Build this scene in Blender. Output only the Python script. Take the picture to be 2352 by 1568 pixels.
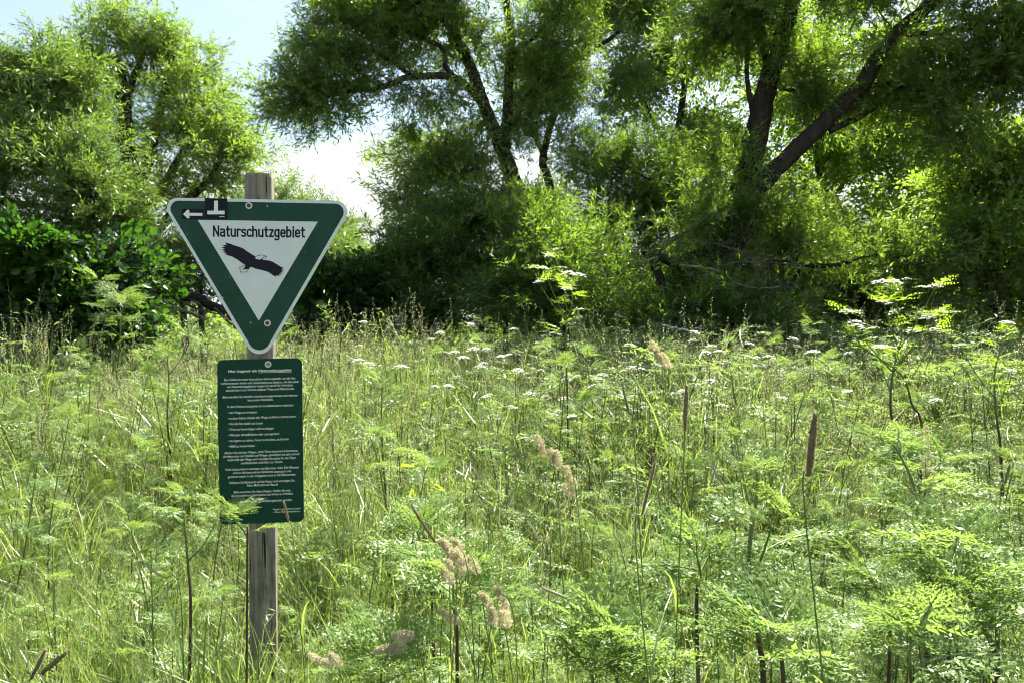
import bpy, math
import numpy as np
from mathutils import Vector, Matrix, Euler

for o in list(bpy.data.objects):
    bpy.data.objects.remove(o)
SC = bpy.context.scene
COL = SC.collection
rng = np.random.default_rng(11)
R = math.radians

# ------------------------------------------------------------------ camera, sky, sun, exposure
EYE = np.array([0.0, 0.0, 1.6])
FPX = 2352 * 26.0 / 36.0                     # focal length in pixels of a 2352 wide picture
PITCH = math.atan((784 - 747) / FPX)         # the camera looks slightly down
cam_data = bpy.data.cameras.new('camera')
cam_data.lens, cam_data.sensor_width = 26.0, 36.0
cam_data.clip_start, cam_data.clip_end = 0.05, 3000
cam = bpy.data.objects.new('camera', cam_data)
cam.location = EYE
cam.rotation_euler = (math.pi / 2 - PITCH, 0, 0)
COL.objects.link(cam)
SC.camera = cam

SUN_EL, SUN_AZ = 54.0, 27.0                  # azimuth clockwise from +Y (view direction)
w = bpy.data.worlds.new('World'); SC.world = w; w.use_nodes = True
nt = w.node_tree; nt.nodes.clear()
wo = nt.nodes.new('ShaderNodeOutputWorld'); bg = nt.nodes.new('ShaderNodeBackground')
sky = nt.nodes.new('ShaderNodeTexSky'); sky.sky_type = 'NISHITA'; sky.sun_disc = False
sky.sun_elevation = R(SUN_EL); sky.sun_rotation = R(SUN_AZ)
sky.air_density = 1.0; sky.dust_density = 1.3; sky.ozone_density = 1.0
tc = nt.nodes.new('ShaderNodeTexCoord')
sep = nt.nodes.new('ShaderNodeSeparateXYZ'); nt.links.new(tc.outputs['Generated'], sep.inputs[0])
mp = nt.nodes.new('ShaderNodeMapping'); mp.inputs['Scale'].default_value = (2.2, 2.2, 8.0)
nt.links.new(tc.outputs['Generated'], mp.inputs[0])
nz = nt.nodes.new('ShaderNodeTexNoise'); nz.inputs['Scale'].default_value = 1.6
nz.inputs['Detail'].default_value = 7; nz.inputs['Roughness'].default_value = 0.55
nt.links.new(mp.outputs[0], nz.inputs['Vector'])
band = nt.nodes.new('ShaderNodeMapRange'); band.interpolation_type = 'SMOOTHSTEP'
band.inputs[1].default_value = 0.30; band.inputs[2].default_value = 0.13   # clouds thicken low in the sky
band.inputs[3].default_value = -0.10; band.inputs[4].default_value = 0.20
nt.links.new(sep.outputs['Z'], band.inputs[0])
addn = nt.nodes.new('ShaderNodeMath'); addn.operation = 'ADD'
nt.links.new(nz.outputs['Fac'], addn.inputs[0]); nt.links.new(band.outputs[0], addn.inputs[1])
cr = nt.nodes.new('ShaderNodeMapRange'); cr.interpolation_type = 'SMOOTHSTEP'
cr.inputs[1].default_value = 0.46; cr.inputs[2].default_value = 0.66; cr.inputs[3].default_value = 0.14   # thin high veil elsewhere
nt.links.new(addn.outputs[0], cr.inputs[0])
mixw = nt.nodes.new('ShaderNodeMix'); mixw.data_type = 'RGBA'
nt.links.new(cr.outputs[0], mixw.inputs[0]); nt.links.new(sky.outputs[0], mixw.inputs[6])
mixw.inputs[7].default_value = (4.7, 4.8, 4.9, 1)
nt.links.new(mixw.outputs[2], bg.inputs[0]); bg.inputs[1].default_value = 0.052
nt.links.new(bg.outputs[0], wo.inputs[0])

sd = bpy.data.lights.new('sun', 'SUN'); sd.energy = 5.0; sd.angle = R(0.53); sd.color = (1.0, 0.94, 0.82)
sun = bpy.data.objects.new('sun', sd); COL.objects.link(sun)
SUNV = Vector((math.sin(R(SUN_AZ)) * math.cos(R(SUN_EL)), math.cos(R(SUN_AZ)) * math.cos(R(SUN_EL)), math.sin(R(SUN_EL))))
sun.rotation_euler = SUNV.to_track_quat('Z', 'Y').to_euler(); sun.location = (8, 8, 30)

SC.view_settings.view_transform = 'Standard'; SC.view_settings.look = 'None'
SC.view_settings.exposure = 2.3; SC.view_settings.gamma = 1.0; SC.view_settings.use_curve_mapping = False
SC.render.engine = 'CYCLES'
cy = SC.cycles
cy.max_bounces = 5; cy.diffuse_bounces = 3; cy.glossy_bounces = 1; cy.transmission_bounces = 3
cy.use_denoising = True; cy.filter_width = 1.1
cy.sample_clamp_indirect = 6.0
cy.use_adaptive_sampling = True; cy.adaptive_threshold = 0.025; cy.adaptive_min_samples = 24

# ------------------------------------------------------------------ geometry of the place
_cp, _sp = math.cos(PITCH), math.sin(PITCH)
def ray(x, y):
    """Direction of a picture point (units of a 2352 x 1568 picture)."""
    cx, cz = (x - 1176) / FPX, (784 - y) / FPX
    d = np.array([cx, _cp + cz * _sp, -_sp + cz * _cp])
    return d
def D(x, y, Y):
    d = ray(x, y)
    return EYE + d * (Y / d[1])
def on_plane(x, y, o, n):
    d = ray(x, y)
    return EYE + d * (np.dot(o - EYE, n) / np.dot(d, n))
def sm(a, b, v):
    t = np.clip((np.asarray(v, float) - a) / (b - a), 0, 1)
    return t * t * (3 - 2 * t)
def gz(x, y):
    """Height of the ground: a gentle rise towards the trees."""
    return 0.30 * sm(4, 14, y) + 0.03 * np.sin(np.asarray(x) * 0.9 + 1.3) * np.cos(np.asarray(y) * 0.7)

# ------------------------------------------------------------------ mesh helpers
class MB:
    def __init__(self):
        self.v, self.f3, self.f4, self.n, self.tint = [], [], [], 0, []
    def add(self, v, f, mat=0, tint=0.5):
        v = np.asarray(v, float).reshape(-1, 3); f = np.asarray(f, int)
        self.v.append(v)
        t = np.broadcast_to(np.asarray(tint, float), (len(v),)); self.tint.append(t)
        (self.f3 if f.shape[1] == 3 else self.f4).append((f + self.n, np.full(len(f), mat)))
        self.n += len(v)
    def arrays(self):
        v = np.concatenate(self.v) if self.v else np.zeros((0, 3))
        return v, np.concatenate(self.tint), self.f3, self.f4
    def mesh(self, name, mats, smooth=False, off=None, extra_pts=None):
        v, tint, f3, f4 = self.arrays()
        if off is not None:
            v = v - np.asarray(off)
        return raw_mesh(name, v, tint, f3, f4, mats, smooth)
    def build(self, name, mats, parent=None, smooth=False, off=None, kind=None):
        me = self.mesh(name, mats if isinstance(mats, (list, tuple)) else [mats], smooth, off)
        return link(name, me, parent, kind)

def raw_mesh(name, v, tint, f3, f4, mats, smooth=False):
    me = bpy.data.meshes.new(name)
    idx, start, tot, mi = [], [], [], []
    pos = 0
    for lst, k in ((f3, 3), (f4, 4)):
        for f, m in lst:
            idx.append(f.ravel()); start.append(pos + np.arange(len(f)) * k)
            tot.append(np.full(len(f), k)); mi.append(m); pos += len(f) * k
    me.vertices.add(len(v)); me.vertices.foreach_set('co', np.ascontiguousarray(v, np.float32).ravel())
    if idx:
        idx = np.concatenate(idx); start = np.concatenate(start); mi = np.concatenate(mi)
        me.loops.add(len(idx)); me.loops.foreach_set('vertex_index', idx.astype(np.int32))
        me.polygons.add(len(start)); me.polygons.foreach_set('loop_start', start.astype(np.int32))
        me.polygons.foreach_set('material_index', mi.astype(np.int32))
        me.polygons.foreach_set('use_smooth', np.full(len(start), bool(smooth)))
    a = me.attributes.new('tint', 'FLOAT', 'POINT'); a.data.foreach_set('value', np.asarray(tint, np.float32))
    for m in mats:
        me.materials.append(m)
    me.update(calc_edges=True)
    return me

def link(name, me, parent=None, kind=None):
    o = bpy.data.objects.new(name, me); COL.objects.link(o)
    if parent is not None:
        o.parent = parent
    if kind:
        o['kind'] = kind
    return o
def thing(name, label, cat, loc=(0, 0, 0), rotz=0, group=None):
    o = bpy.data.objects.new(name, None); o.empty_display_size = 0.1; COL.objects.link(o)
    o.location = tuple(float(a) for a in loc); o.rotation_euler = (0, 0, rotz)
    o['label'] = label; o['category'] = cat
    if group:
        o['group'] = group
    return o
def dup(root, loc, rotz=0, scale=1.0, label=None, tilt=(0, 0)):
    r = root.copy(); COL.objects.link(r)
    r.location = tuple(float(a) for a in loc); r.rotation_euler = (tilt[0], tilt[1], rotz); r.scale = (scale,) * 3
    if label:
        r['label'] = label
    for ch in list(root.children):
        c = ch.copy(); COL.objects.link(c); c.parent = r
        for g in list(ch.children):
            d = g.copy(); COL.objects.link(d); d.parent = c
    return r

def smooth_path(pts, n):
    """Catmull-Rom through the points."""
    p = np.asarray(pts, float)
    if len(p) == 2:
        t = np.linspace(0, 1, n)[:, None]; return p[0] * (1 - t) + p[1] * t
    q = np.vstack([2 * p[0] - p[1], p, 2 * p[-1] - p[-2]])
    u = np.linspace(0, len(p) - 1 - 1e-6, n); i = u.astype(int); t = (u - i)[:, None]
    a, b, c, d = q[i], q[i + 1], q[i + 2], q[i + 3]
    return 0.5 * (2 * b + (c - a) * t + (2 * a - 5 * b + 4 * c - d) * t ** 2 + (3 * b - a - 3 * c + d) * t ** 3)

def tube(mb, pts, rad, sides=6, mat=0, tint=0.5, rough=0.0, cap=True, seed=0):
    p = np.asarray(pts, float); n = len(p)
    rad = np.broadcast_to(np.asarray(rad, float), (n,))
    t = np.gradient(p, axis=0); t /= np.linalg.norm(t, axis=1)[:, None] + 1e-9
    ref = np.array([0.31, 0.95, 0.07]) if abs(t[0][2]) > 0.6 else np.array([0.05, 0.1, 1.0])
    u = np.cross(t, ref); u /= np.linalg.norm(u, axis=1)[:, None] + 1e-9
    v = np.cross(t, u)
    a = np.arange(sides) * 2 * np.pi / sides
    rr = np.repeat(rad[:, None], sides, 1)
    if rough > 0:
        g = np.random.default_rng(seed + n)
        ridge = 1 + rough * 0.8 * np.sin(a * 3 + 1.3)[None] + rough * g.normal(0, 0.6, (1, sides))
        rr = rr * (ridge + g.normal(0, rough * 0.45, (n, sides)))
    ring = p[:, None] + rr[..., None] * (np.cos(a)[None, :, None] * u[:, None] + np.sin(a)[None, :, None] * v[:, None])
    i = np.arange(n - 1)[:, None]; j = np.arange(sides)[None]; k = (j + 1) % sides
    f = np.stack([i * sides + j, i * sides + k, (i + 1) * sides + k, (i + 1) * sides + j], -1).reshape(-1, 4)
    tt = np.repeat(np.broadcast_to(np.asarray(tint, float), (n,)), sides)
    mb.add(ring.reshape(-1, 3), f, mat, tt)
    if cap:
        c = np.vstack([ring[-1], p[-1] + t[-1] * rad[-1] * 0.4])
        mb.add(c, np.array([[q, (q + 1) % sides, sides] for q in range(sides)]), mat, tt[-1])

# ------------------------------------------------------------------ materials
def new_mat(name):
    m = bpy.data.materials.new(name); m.use_nodes = True
    t = m.node_tree; t.nodes.clear()
    return m, t, t.nodes.new('ShaderNodeOutputMaterial')
def N(t, kind, **kw):
    n = t.nodes.new(kind)
    for k, v in kw.items():
        setattr(n, k, v)
    return n
def mixc(t, fac, a, b):
    m = N(t, 'ShaderNodeMix', data_type='RGBA')
    if hasattr(fac, 'is_linked'): t.links.new(fac, m.inputs[0])
    else: m.inputs[0].default_value = fac
    for i, c in ((6, a), (7, b)):
        if hasattr(c, 'is_linked'): t.links.new(c, m.inputs[i])
        else: m.inputs[i].default_value = (*c, 1)
    return m.outputs[2]
def leaf_mat(name, dark, light, back, trans=0.45, gloss=0.06, rough=0.38, gcol=(1, 1, 1)):
    """Thin leaf: diffuse front, light shining through, waxy sheen; colour varies from spray to spray and leaf to leaf."""
    m, t, out = new_mat(name)
    oi = N(t, 'ShaderNodeObjectInfo'); at = N(t, 'ShaderNodeAttribute', attribute_name='tint')
    add = N(t, 'ShaderNodeMath', operation='ADD'); mul = N(t, 'ShaderNodeMath', operation='MULTIPLY'); mul.inputs[1].default_value = 0.5
    t.links.new(oi.outputs['Random'], add.inputs[0]); t.links.new(at.outputs['Fac'], add.inputs[1]); t.links.new(add.outputs[0], mul.inputs[0])
    c = mixc(t, mul.outputs[0], dark, light)
    cb = mixc(t, mul.outputs[0], tuple(x * 0.75 for x in back), back)
    df = N(t, 'ShaderNodeBsdfDiffuse'); tr = N(t, 'ShaderNodeBsdfTranslucent'); gl = N(t, 'ShaderNodeBsdfGlossy')
    gl.inputs['Roughness'].default_value = rough; gl.inputs['Color'].default_value = (*gcol, 1)
    t.links.new(c, df.inputs['Color']); t.links.new(cb, tr.inputs['Color'])
    m1 = N(t, 'ShaderNodeMixShader'); m1.inputs[0].default_value = trans
    t.links.new(df.outputs[0], m1.inputs[1]); t.links.new(tr.outputs[0], m1.inputs[2])
    m2 = N(t, 'ShaderNodeMixShader'); m2.inputs[0].default_value = gloss
    t.links.new(m1.outputs[0], m2.inputs[1]); t.links.new(gl.outputs[0], m2.inputs[2])
    t.links.new(m2.outputs[0], out.inputs[0])
    return m
def plain(name, col, rough=0.6, spec=0.3, metal=0.0, noise=None, bump=0.0, nscale=30, stretch=(1, 1, 1), tintto=None):
    m, t, out = new_mat(name)
    b = N(t, 'ShaderNodeBsdfPrincipled'); b.inputs['Roughness'].default_value = rough
    b.inputs['Specular IOR Level'].default_value = spec; b.inputs['Metallic'].default_value = metal
    b.inputs['Base Color'].default_value = (*col, 1)
    tc = N(t, 'ShaderNodeTexCoord'); mp = N(t, 'ShaderNodeMapping'); mp.inputs['Scale'].default_value = stretch
    t.links.new(tc.outputs['Object'], mp.inputs[0])
    c = None
    if tintto:
        at = N(t, 'ShaderNodeAttribute', attribute_name='tint'); c = mixc(t, at.outputs['Fac'], col, tintto)
    if noise:
        nz = N(t, 'ShaderNodeTexNoise'); nz.inputs['Scale'].default_value = nscale; nz.inputs['Detail'].default_value = 8
        nz.inputs['Roughness'].default_value = 0.65
        t.links.new(mp.outputs[0], nz.inputs['Vector'])
        rp = N(t, 'ShaderNodeMapRange'); rp.inputs[1].default_value = 0.35; rp.inputs[2].default_value = 0.65
        t.links.new(nz.outputs['Fac'], rp.inputs[0])
        c = mixc(t, rp.outputs[0], c if c is not None else col, noise)
        if bump:
            bp = N(t, 'ShaderNodeBump'); bp.inputs['Strength'].default_value = bump; bp.inputs['Distance'].default_value = 0.02
            t.links.new(nz.outputs['Fac'], bp.inputs['Height']); t.links.new(bp.outputs[0], b.inputs['Normal'])
    if c is not None:
        t.links.new(c, b.inputs['Base Color'])
    t.links.new(b.outputs[0], out.inputs[0])
    return m

M = {}
M['willow'] = leaf_mat('willow_leaf', (0.050, 0.100, 0.018), (0.105, 0.165, 0.038), (0.28, 0.45, 0.036), 0.52, 0.04, 0.32)
M['willow_pale'] = leaf_mat('pale_willow_leaf', (0.056, 0.112, 0.022), (0.115, 0.178, 0.044), (0.21, 0.35, 0.035), 0.42, 0.05, 0.28)
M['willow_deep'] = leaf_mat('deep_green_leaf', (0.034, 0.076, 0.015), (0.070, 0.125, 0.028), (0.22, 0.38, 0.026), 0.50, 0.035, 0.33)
M['bright'] = leaf_mat('bright_green_leaf', (0.075, 0.135, 0.018), (0.125, 0.195, 0.032), (0.38, 0.60, 0.035), 0.58, 0.04, 0.34)
M['hazel'] = leaf_mat('broad_leaf', (0.014, 0.046, 0.007), (0.034, 0.088, 0.013), (0.08, 0.22, 0.012), 0.34, 0.03, 0.4)
M['grass'] = leaf_mat('grass_blade', (0.105, 0.175, 0.034), (0.235, 0.300, 0.085), (0.34, 0.46, 0.075), 0.43, 0.045, 0.33)
M['herb'] = leaf_mat('feathery_leaf', (0.090, 0.170, 0.045), (0.175, 0.260, 0.080), (0.28, 0.41, 0.075), 0.44, 0.018, 0.40)
M['straw'] = leaf_mat('straw_seed_head', (0.40, 0.41, 0.20), (0.68, 0.66, 0.42), (0.56, 0.56, 0.28), 0.50, 0.03, 0.45)
M['tan'] = leaf_mat('tan_seed_head', (0.46, 0.42, 0.26), (0.70, 0.65, 0.46), (0.54, 0.50, 0.30), 0.42, 0.02, 0.5)
M['weed'] = leaf_mat('weed_leaf', (0.060, 0.125, 0.026), (0.110, 0.190, 0.048), (0.20, 0.31, 0.04), 0.40, 0.02, 0.40)
M['stemgreen'] = leaf_mat('green_stem', (0.07, 0.12, 0.03), (0.14, 0.19, 0.06), (0.08, 0.12, 0.02), 0.15, 0.06, 0.4)
M['stemdark'] = plain('dark_stem', (0.050, 0.030, 0.022), 0.5, 0.3, tintto=(0.10, 0.15, 0.035))
M['petal'] = leaf_mat('white_floret', (0.70, 0.72, 0.64), (0.84, 0.85, 0.78), (0.6, 0.62, 0.5), 0.35, 0.03, 0.5)
M['spike'] = plain('spike_bristle', (0.20, 0.15, 0.085), 0.8, 0.1, tintto=(0.32, 0.30, 0.18), noise=(0.13, 0.14, 0.06), nscale=120)
M['spikepale'] = plain('pale_spike_bristle', (0.30, 0.29, 0.18), 0.8, 0.1, tintto=(0.46, 0.44, 0.32), noise=(0.30, 0.32, 0.18), nscale=120)
M['bark'] = plain('willow_bark', (0.022, 0.018, 0.015), 0.9, 0.1, noise=(0.055, 0.047, 0.039), bump=0.9, nscale=9, stretch=(1, 1, 0.22))
M['twig'] = plain('twig_bark', (0.045, 0.036, 0.024), 0.85, 0.15, noise=(0.085, 0.07, 0.045), nscale=14)
M['deadwood'] = plain('dead_wood', (0.16, 0.135, 0.10), 0.85, 0.1, noise=(0.30, 0.26, 0.21), bump=0.6, nscale=16, stretch=(1, 1, 0.4))
M['deadtwig'] = plain('dead_twig', (0.075, 0.062, 0.05), 0.85, 0.1, noise=(0.17, 0.145, 0.115), nscale=16)
M['broken'] = plain('broken_wood', (0.09, 0.066, 0.04), 0.85, 0.1, noise=(0.17, 0.125, 0.075), bump=0.6, nscale=12, stretch=(1, 1, 0.3))
M['soil'] = plain('meadow_soil', (0.035, 0.040, 0.016), 0.95, 0.05, noise=(0.075, 0.085, 0.030), bump=0.5, nscale=2.5)
def timber():
    m, t, out = new_mat('weathered_timber')
    b = N(t, 'ShaderNodeBsdfPrincipled'); b.inputs['Roughness'].default_value = .9; b.inputs['Specular IOR Level'].default_value = .12
    tc = N(t, 'ShaderNodeTexCoord')
    def noise(scale, stretch, detail=8):
        mp = N(t, 'ShaderNodeMapping'); mp.inputs['Scale'].default_value = stretch; t.links.new(tc.outputs['Object'], mp.inputs[0])
        n = N(t, 'ShaderNodeTexNoise'); n.inputs['Scale'].default_value = scale; n.inputs['Detail'].default_value = detail; n.inputs['Roughness'].default_value = .7
        t.links.new(mp.outputs[0], n.inputs['Vector']); return n.outputs['Fac']
    def ramp(v, a, bb):
        r_ = N(t, 'ShaderNodeMapRange'); r_.inputs[1].default_value = a; r_.inputs[2].default_value = bb; t.links.new(v, r_.inputs[0]); return r_.outputs[0]
    grain = noise(70, (1, 1, .045)); stain = noise(7, (1, 1, .5), 5); crack = noise(38, (1, 1, .028), 3)
    c = mixc(t, ramp(grain, .32, .68), (.125, .110, .090), (.30, .270, .225))
    c = mixc(t, ramp(stain, .50, .68), c, (.075, .078, .058))
    c = mixc(t, ramp(crack, .625, .66), c, (.018, .015, .012))
    t.links.new(c, b.inputs['Base Color'])
    h = N(t, 'ShaderNodeMath', operation='SUBTRACT'); t.links.new(grain, h.inputs[0]); t.links.new(ramp(crack, .60, .66), h.inputs[1])
    bp = N(t, 'ShaderNodeBump'); bp.inputs['Strength'].default_value = .7; bp.inputs['Distance'].default_value = .004
    t.links.new(h.outputs[0], bp.inputs['Height']); t.links.new(bp.outputs[0], b.inputs['Normal']); t.links.new(b.outputs[0], out.inputs[0])
    return m
M['post'] = timber()
M['white'] = plain('white_enamel', (0.60, 0.64, 0.65), 0.45, 0.12, noise=(0.65, 0.69, 0.70), nscale=14)
M['green'] = plain('green_enamel', (0.010, 0.050, 0.034), 0.42, 0.14, noise=(0.017, 0.062, 0.043), nscale=11)
M['boardgreen'] = plain('board_green', (0.006, 0.042, 0.026), 0.45, 0.12, noise=(0.008, 0.049, 0.031), nscale=30)
M['black'] = plain('black_print', (0.012, 0.013, 0.024), 0.45, 0.12)
M['stickerblack'] = plain('sticker_black', (0.010, 0.010, 0.020), 0.45, 0.12)
M['print'] = plain('white_print', (0.72, 0.75, 0.72), 0.5, 0.3)
M['alu'] = plain('aluminium', (0.55, 0.56, 0.56), 0.4, 0.5, 0.7, noise=(0.42, 0.43, 0.43), nscale=300)
M['washer'] = plain('white_washer', (0.62, 0.62, 0.58), 0.5, 0.4)
M['bolt'] = plain('rusty_bolt', (0.12, 0.055, 0.03), 0.8, 0.2, noise=(0.06, 0.03, 0.02), nscale=200)
M['steel'] = plain('grey_bolt', (0.25, 0.25, 0.22), 0.6, 0.4, 0.4)

# ------------------------------------------------------------------ scattering of small geometry (real instances of leaf sprays, blades)
def scatter(name, protos, pts, rot, scl, var, mats, parent=None, kind='stuff', off=(0, 0, 0), label=None, cat=None):
    """One object: its mesh holds the prototype sprays and one point per spray; geometry nodes place them."""
    pts = np.asarray(pts, float) - np.asarray(off); npt = len(pts)
    V, T, F3, F4, PID = [], [], [], [], []
    n = 0
    for k, mb in enumerate(protos):
        v, tint, f3, f4 = mb.arrays()
        V.append(v); T.append(tint); PID.append(np.full(len(v), k + 1))
        F3 += [(f + n, m) for f, m in f3]; F4 += [(f + n, m) for f, m in f4]
        n += len(v)
    V.append(pts); T.append(np.full(npt, 0.5)); PID.append(np.zeros(npt, int))
    V = np.concatenate(V); T = np.concatenate(T); PID = np.concatenate(PID)
    me = raw_mesh(name, V, T, F3, F4, mats)
    def attr(nm, ty, arr, key, dim):
        a = me.attributes.new(nm, ty, 'POINT')
        full = np.zeros((len(V), dim), np.float32 if ty != 'INT' else np.int32)
        full[n:] = np.asarray(arr).reshape(npt, dim)
        a.data.foreach_set(key, full.ravel())
    a = me.attributes.new('pid', 'INT', 'POINT'); a.data.foreach_set('value', PID.astype(np.int32))
    attr('rot', 'FLOAT_VECTOR', rot, 'vector', 3)
    attr('scl', 'FLOAT', scl, 'value', 1)
    attr('var', 'INT', var, 'value', 1)
    o = link(name, me, parent, kind)
    if label: o['label'] = label
    if cat: o['category'] = cat
    g = bpy.data.node_groups.new('scatter_' + name, 'GeometryNodeTree')
    g.interface.new_socket(name='Geometry', in_out='INPUT', socket_type='NodeSocketGeometry')
    g.interface.new_socket(name='Geometry', in_out='OUTPUT', socket_type='NodeSocketGeometry')
    gi = g.nodes.new('NodeGroupInput'); go = g.nodes.new('NodeGroupOutput'); L = g.links.new
    def named(nm, ty):
        q = g.nodes.new('GeometryNodeInputNamedAttribute'); q.data_type = ty; q.inputs['Name'].default_value = nm
        return q.outputs['Attribute']
    pid = named('pid', 'INT')
    def pick(k):
        c = g.nodes.new('FunctionNodeCompare'); c.data_type = 'INT'; c.operation = 'EQUAL'
        L(pid, c.inputs[2]); c.inputs[3].default_value = k
        s = g.nodes.new('GeometryNodeSeparateGeometry'); s.domain = 'POINT'
        L(gi.outputs[0], s.inputs['Geometry']); L(c.outputs[0], s.inputs['Selection'])
        return s.outputs['Selection']
    join = g.nodes.new('GeometryNodeJoinGeometry')
    for k in range(len(protos)):
        ti = g.nodes.new('GeometryNodeGeometryToInstance'); L(pick(k + 1), ti.inputs[0]); L(ti.outputs[0], join.inputs[0])
    ip = g.nodes.new('GeometryNodeInstanceOnPoints'); L(pick(0), ip.inputs['Points']); L(join.outputs[0], ip.inputs['Instance'])
    ip.inputs['Pick Instance'].default_value = True
    L(named('var', 'INT'), ip.inputs['Instance Index'])
    er = g.nodes.new('FunctionNodeEulerToRotation'); L(named('rot', 'FLOAT_VECTOR'), er.inputs[0]); L(er.outputs[0], ip.inputs['Rotation'])
    L(named('scl', 'FLOAT'), ip.inputs['Scale'])
    L(ip.outputs[0], go.inputs[0])
    md = o.modifiers.new('scatter', 'NODES'); md.node_group = g
    return o

def dir_rot(d, roll):
    d = d / (np.linalg.norm(d, axis=1)[:, None] + 1e-9)
    return np.stack([roll, -np.arcsin(np.clip(d[:, 2], -1, 1)), np.arctan2(d[:, 1], d[:, 0])], 1)

# ------------------------------------------------------------------ leaf sprays
def frame(d, roll):
    d = d / np.linalg.norm(d); up = np.array([0, 0, 1.0]) if abs(d[2]) < 0.9 else np.array([0, 1.0, 0])
    s = np.cross(up, d); s /= np.linalg.norm(s); u = np.cross(d, s)
    return d, s * math.cos(roll) + u * math.sin(roll), -s * math.sin(roll) + u * math.cos(roll)
def narrow_leaf(mb, p, d, L, W, roll, mat, tint):
    d, s, u = frame(d, roll)
    droop = -0.12 * L
    v = [p, p + d * L * 0.42 + s * W * 0.5 + u * W * 0.12, p + d * L + np.array([0, 0, droop]), p + d * L * 0.42 - s * W * 0.5 + u * W * 0.12]
    mb.add(v, [[0, 1, 2], [0, 2, 3]], mat, tint)
def broad_leaf(mb, p, d, L, W, roll, mat, tint):
    d, s, u = frame(d, roll)
    pr = [(0, 0, 0), (.25, .42, .05), (.6, .5, .06), (.85, .28, .0), (1.06, 0, -.12), (.85, -.28, .0), (.6, -.5, .06), (.25, -.42, .05), (.5, 0, -.03)]
    v = [p + d * L * a + s * W * b + u * L * c for a, b, c in pr]
    mb.add(v, [[i, (i + 1) % 8, 8] for i in range(8)], mat, tint)
def spray(g, kind, size=0.5, nside=4, leafL=0.085, leafW=0.017, step=0.02):
    mb = MB()
    axis = smooth_path([[0, 0, 0], [size * .5, g.normal(0, .03), .02], [size, g.normal(0, .05), -.05 * g.random()]], 6)
    tube(mb, axis, np.linspace(0.0035, 0.001, 6), 3, 1, 0.5, cap=False)
    lines = [axis]
    for k in range(nside):
        t = 0.15 + 0.7 * (k + g.random() * .6) / nside; p = axis[int(t * 5)]
        sgn = 1 if k % 2 else -1
        d = np.array([0.75, sgn * (0.45 + .4 * g.random()), g.normal(0, .45)])
        l = size * (0.6 - 0.3 * t) * (0.7 + .5 * g.random())
        q = smooth_path([p, p + d * l * .5, p + d * l + [0, 0, -0.1 * l]], 4)
        tube(mb, q, np.linspace(0.002, 0.0008, 4), 3, 1, 0.5, cap=False)
        lines.append(q)
    for q in lines:
        L = np.linalg.norm(np.diff(q, axis=0), axis=1).sum(); n = max(3, int(L / step))
        qq = smooth_path(q, n + 1); dd = np.gradient(qq, axis=0)
        for i in range(1, n + 1):
            d = dd[i] / np.linalg.norm(dd[i])
            _, s, u = frame(d, g.random() * 6.28)
            ld = d * (0.6 + .3 * g.random()) + s * (0.75 + .3 * g.random()) + np.array([0, 0, -0.15])
            if i == n: ld = d
            sc = 0.65 + .55 * g.random()
            if kind == 'n':
                narrow_leaf(mb, qq[i], ld, leafL * sc, leafW * sc, g.random() * 6.28, 0, g.random())
            else:
                broad_leaf(mb, qq[i], ld * [1, 1, .45] + [0, 0, .05], leafL * sc, leafW * sc, g.normal(0, .6), 0, g.random())
    return mb
g0 = np.random.default_rng(3)
SPR = {
    'willow': [spray(g0, 'n', 0.60, 5, 0.104, 0.024, 0.027) for _ in range(5)],
    'fine':   [spray(g0, 'n', 0.44, 4, 0.074, 0.023, 0.025) for _ in range(5)],
    'round':  [spray(g0, 'b', 0.5, 4, 0.060, 0.042, 0.034) for _ in range(4)],
    'hazel':  [spray(g0, 'b', 0.45, 3, 0.105, 0.088, 0.075) for _ in range(4)],
}

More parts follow.
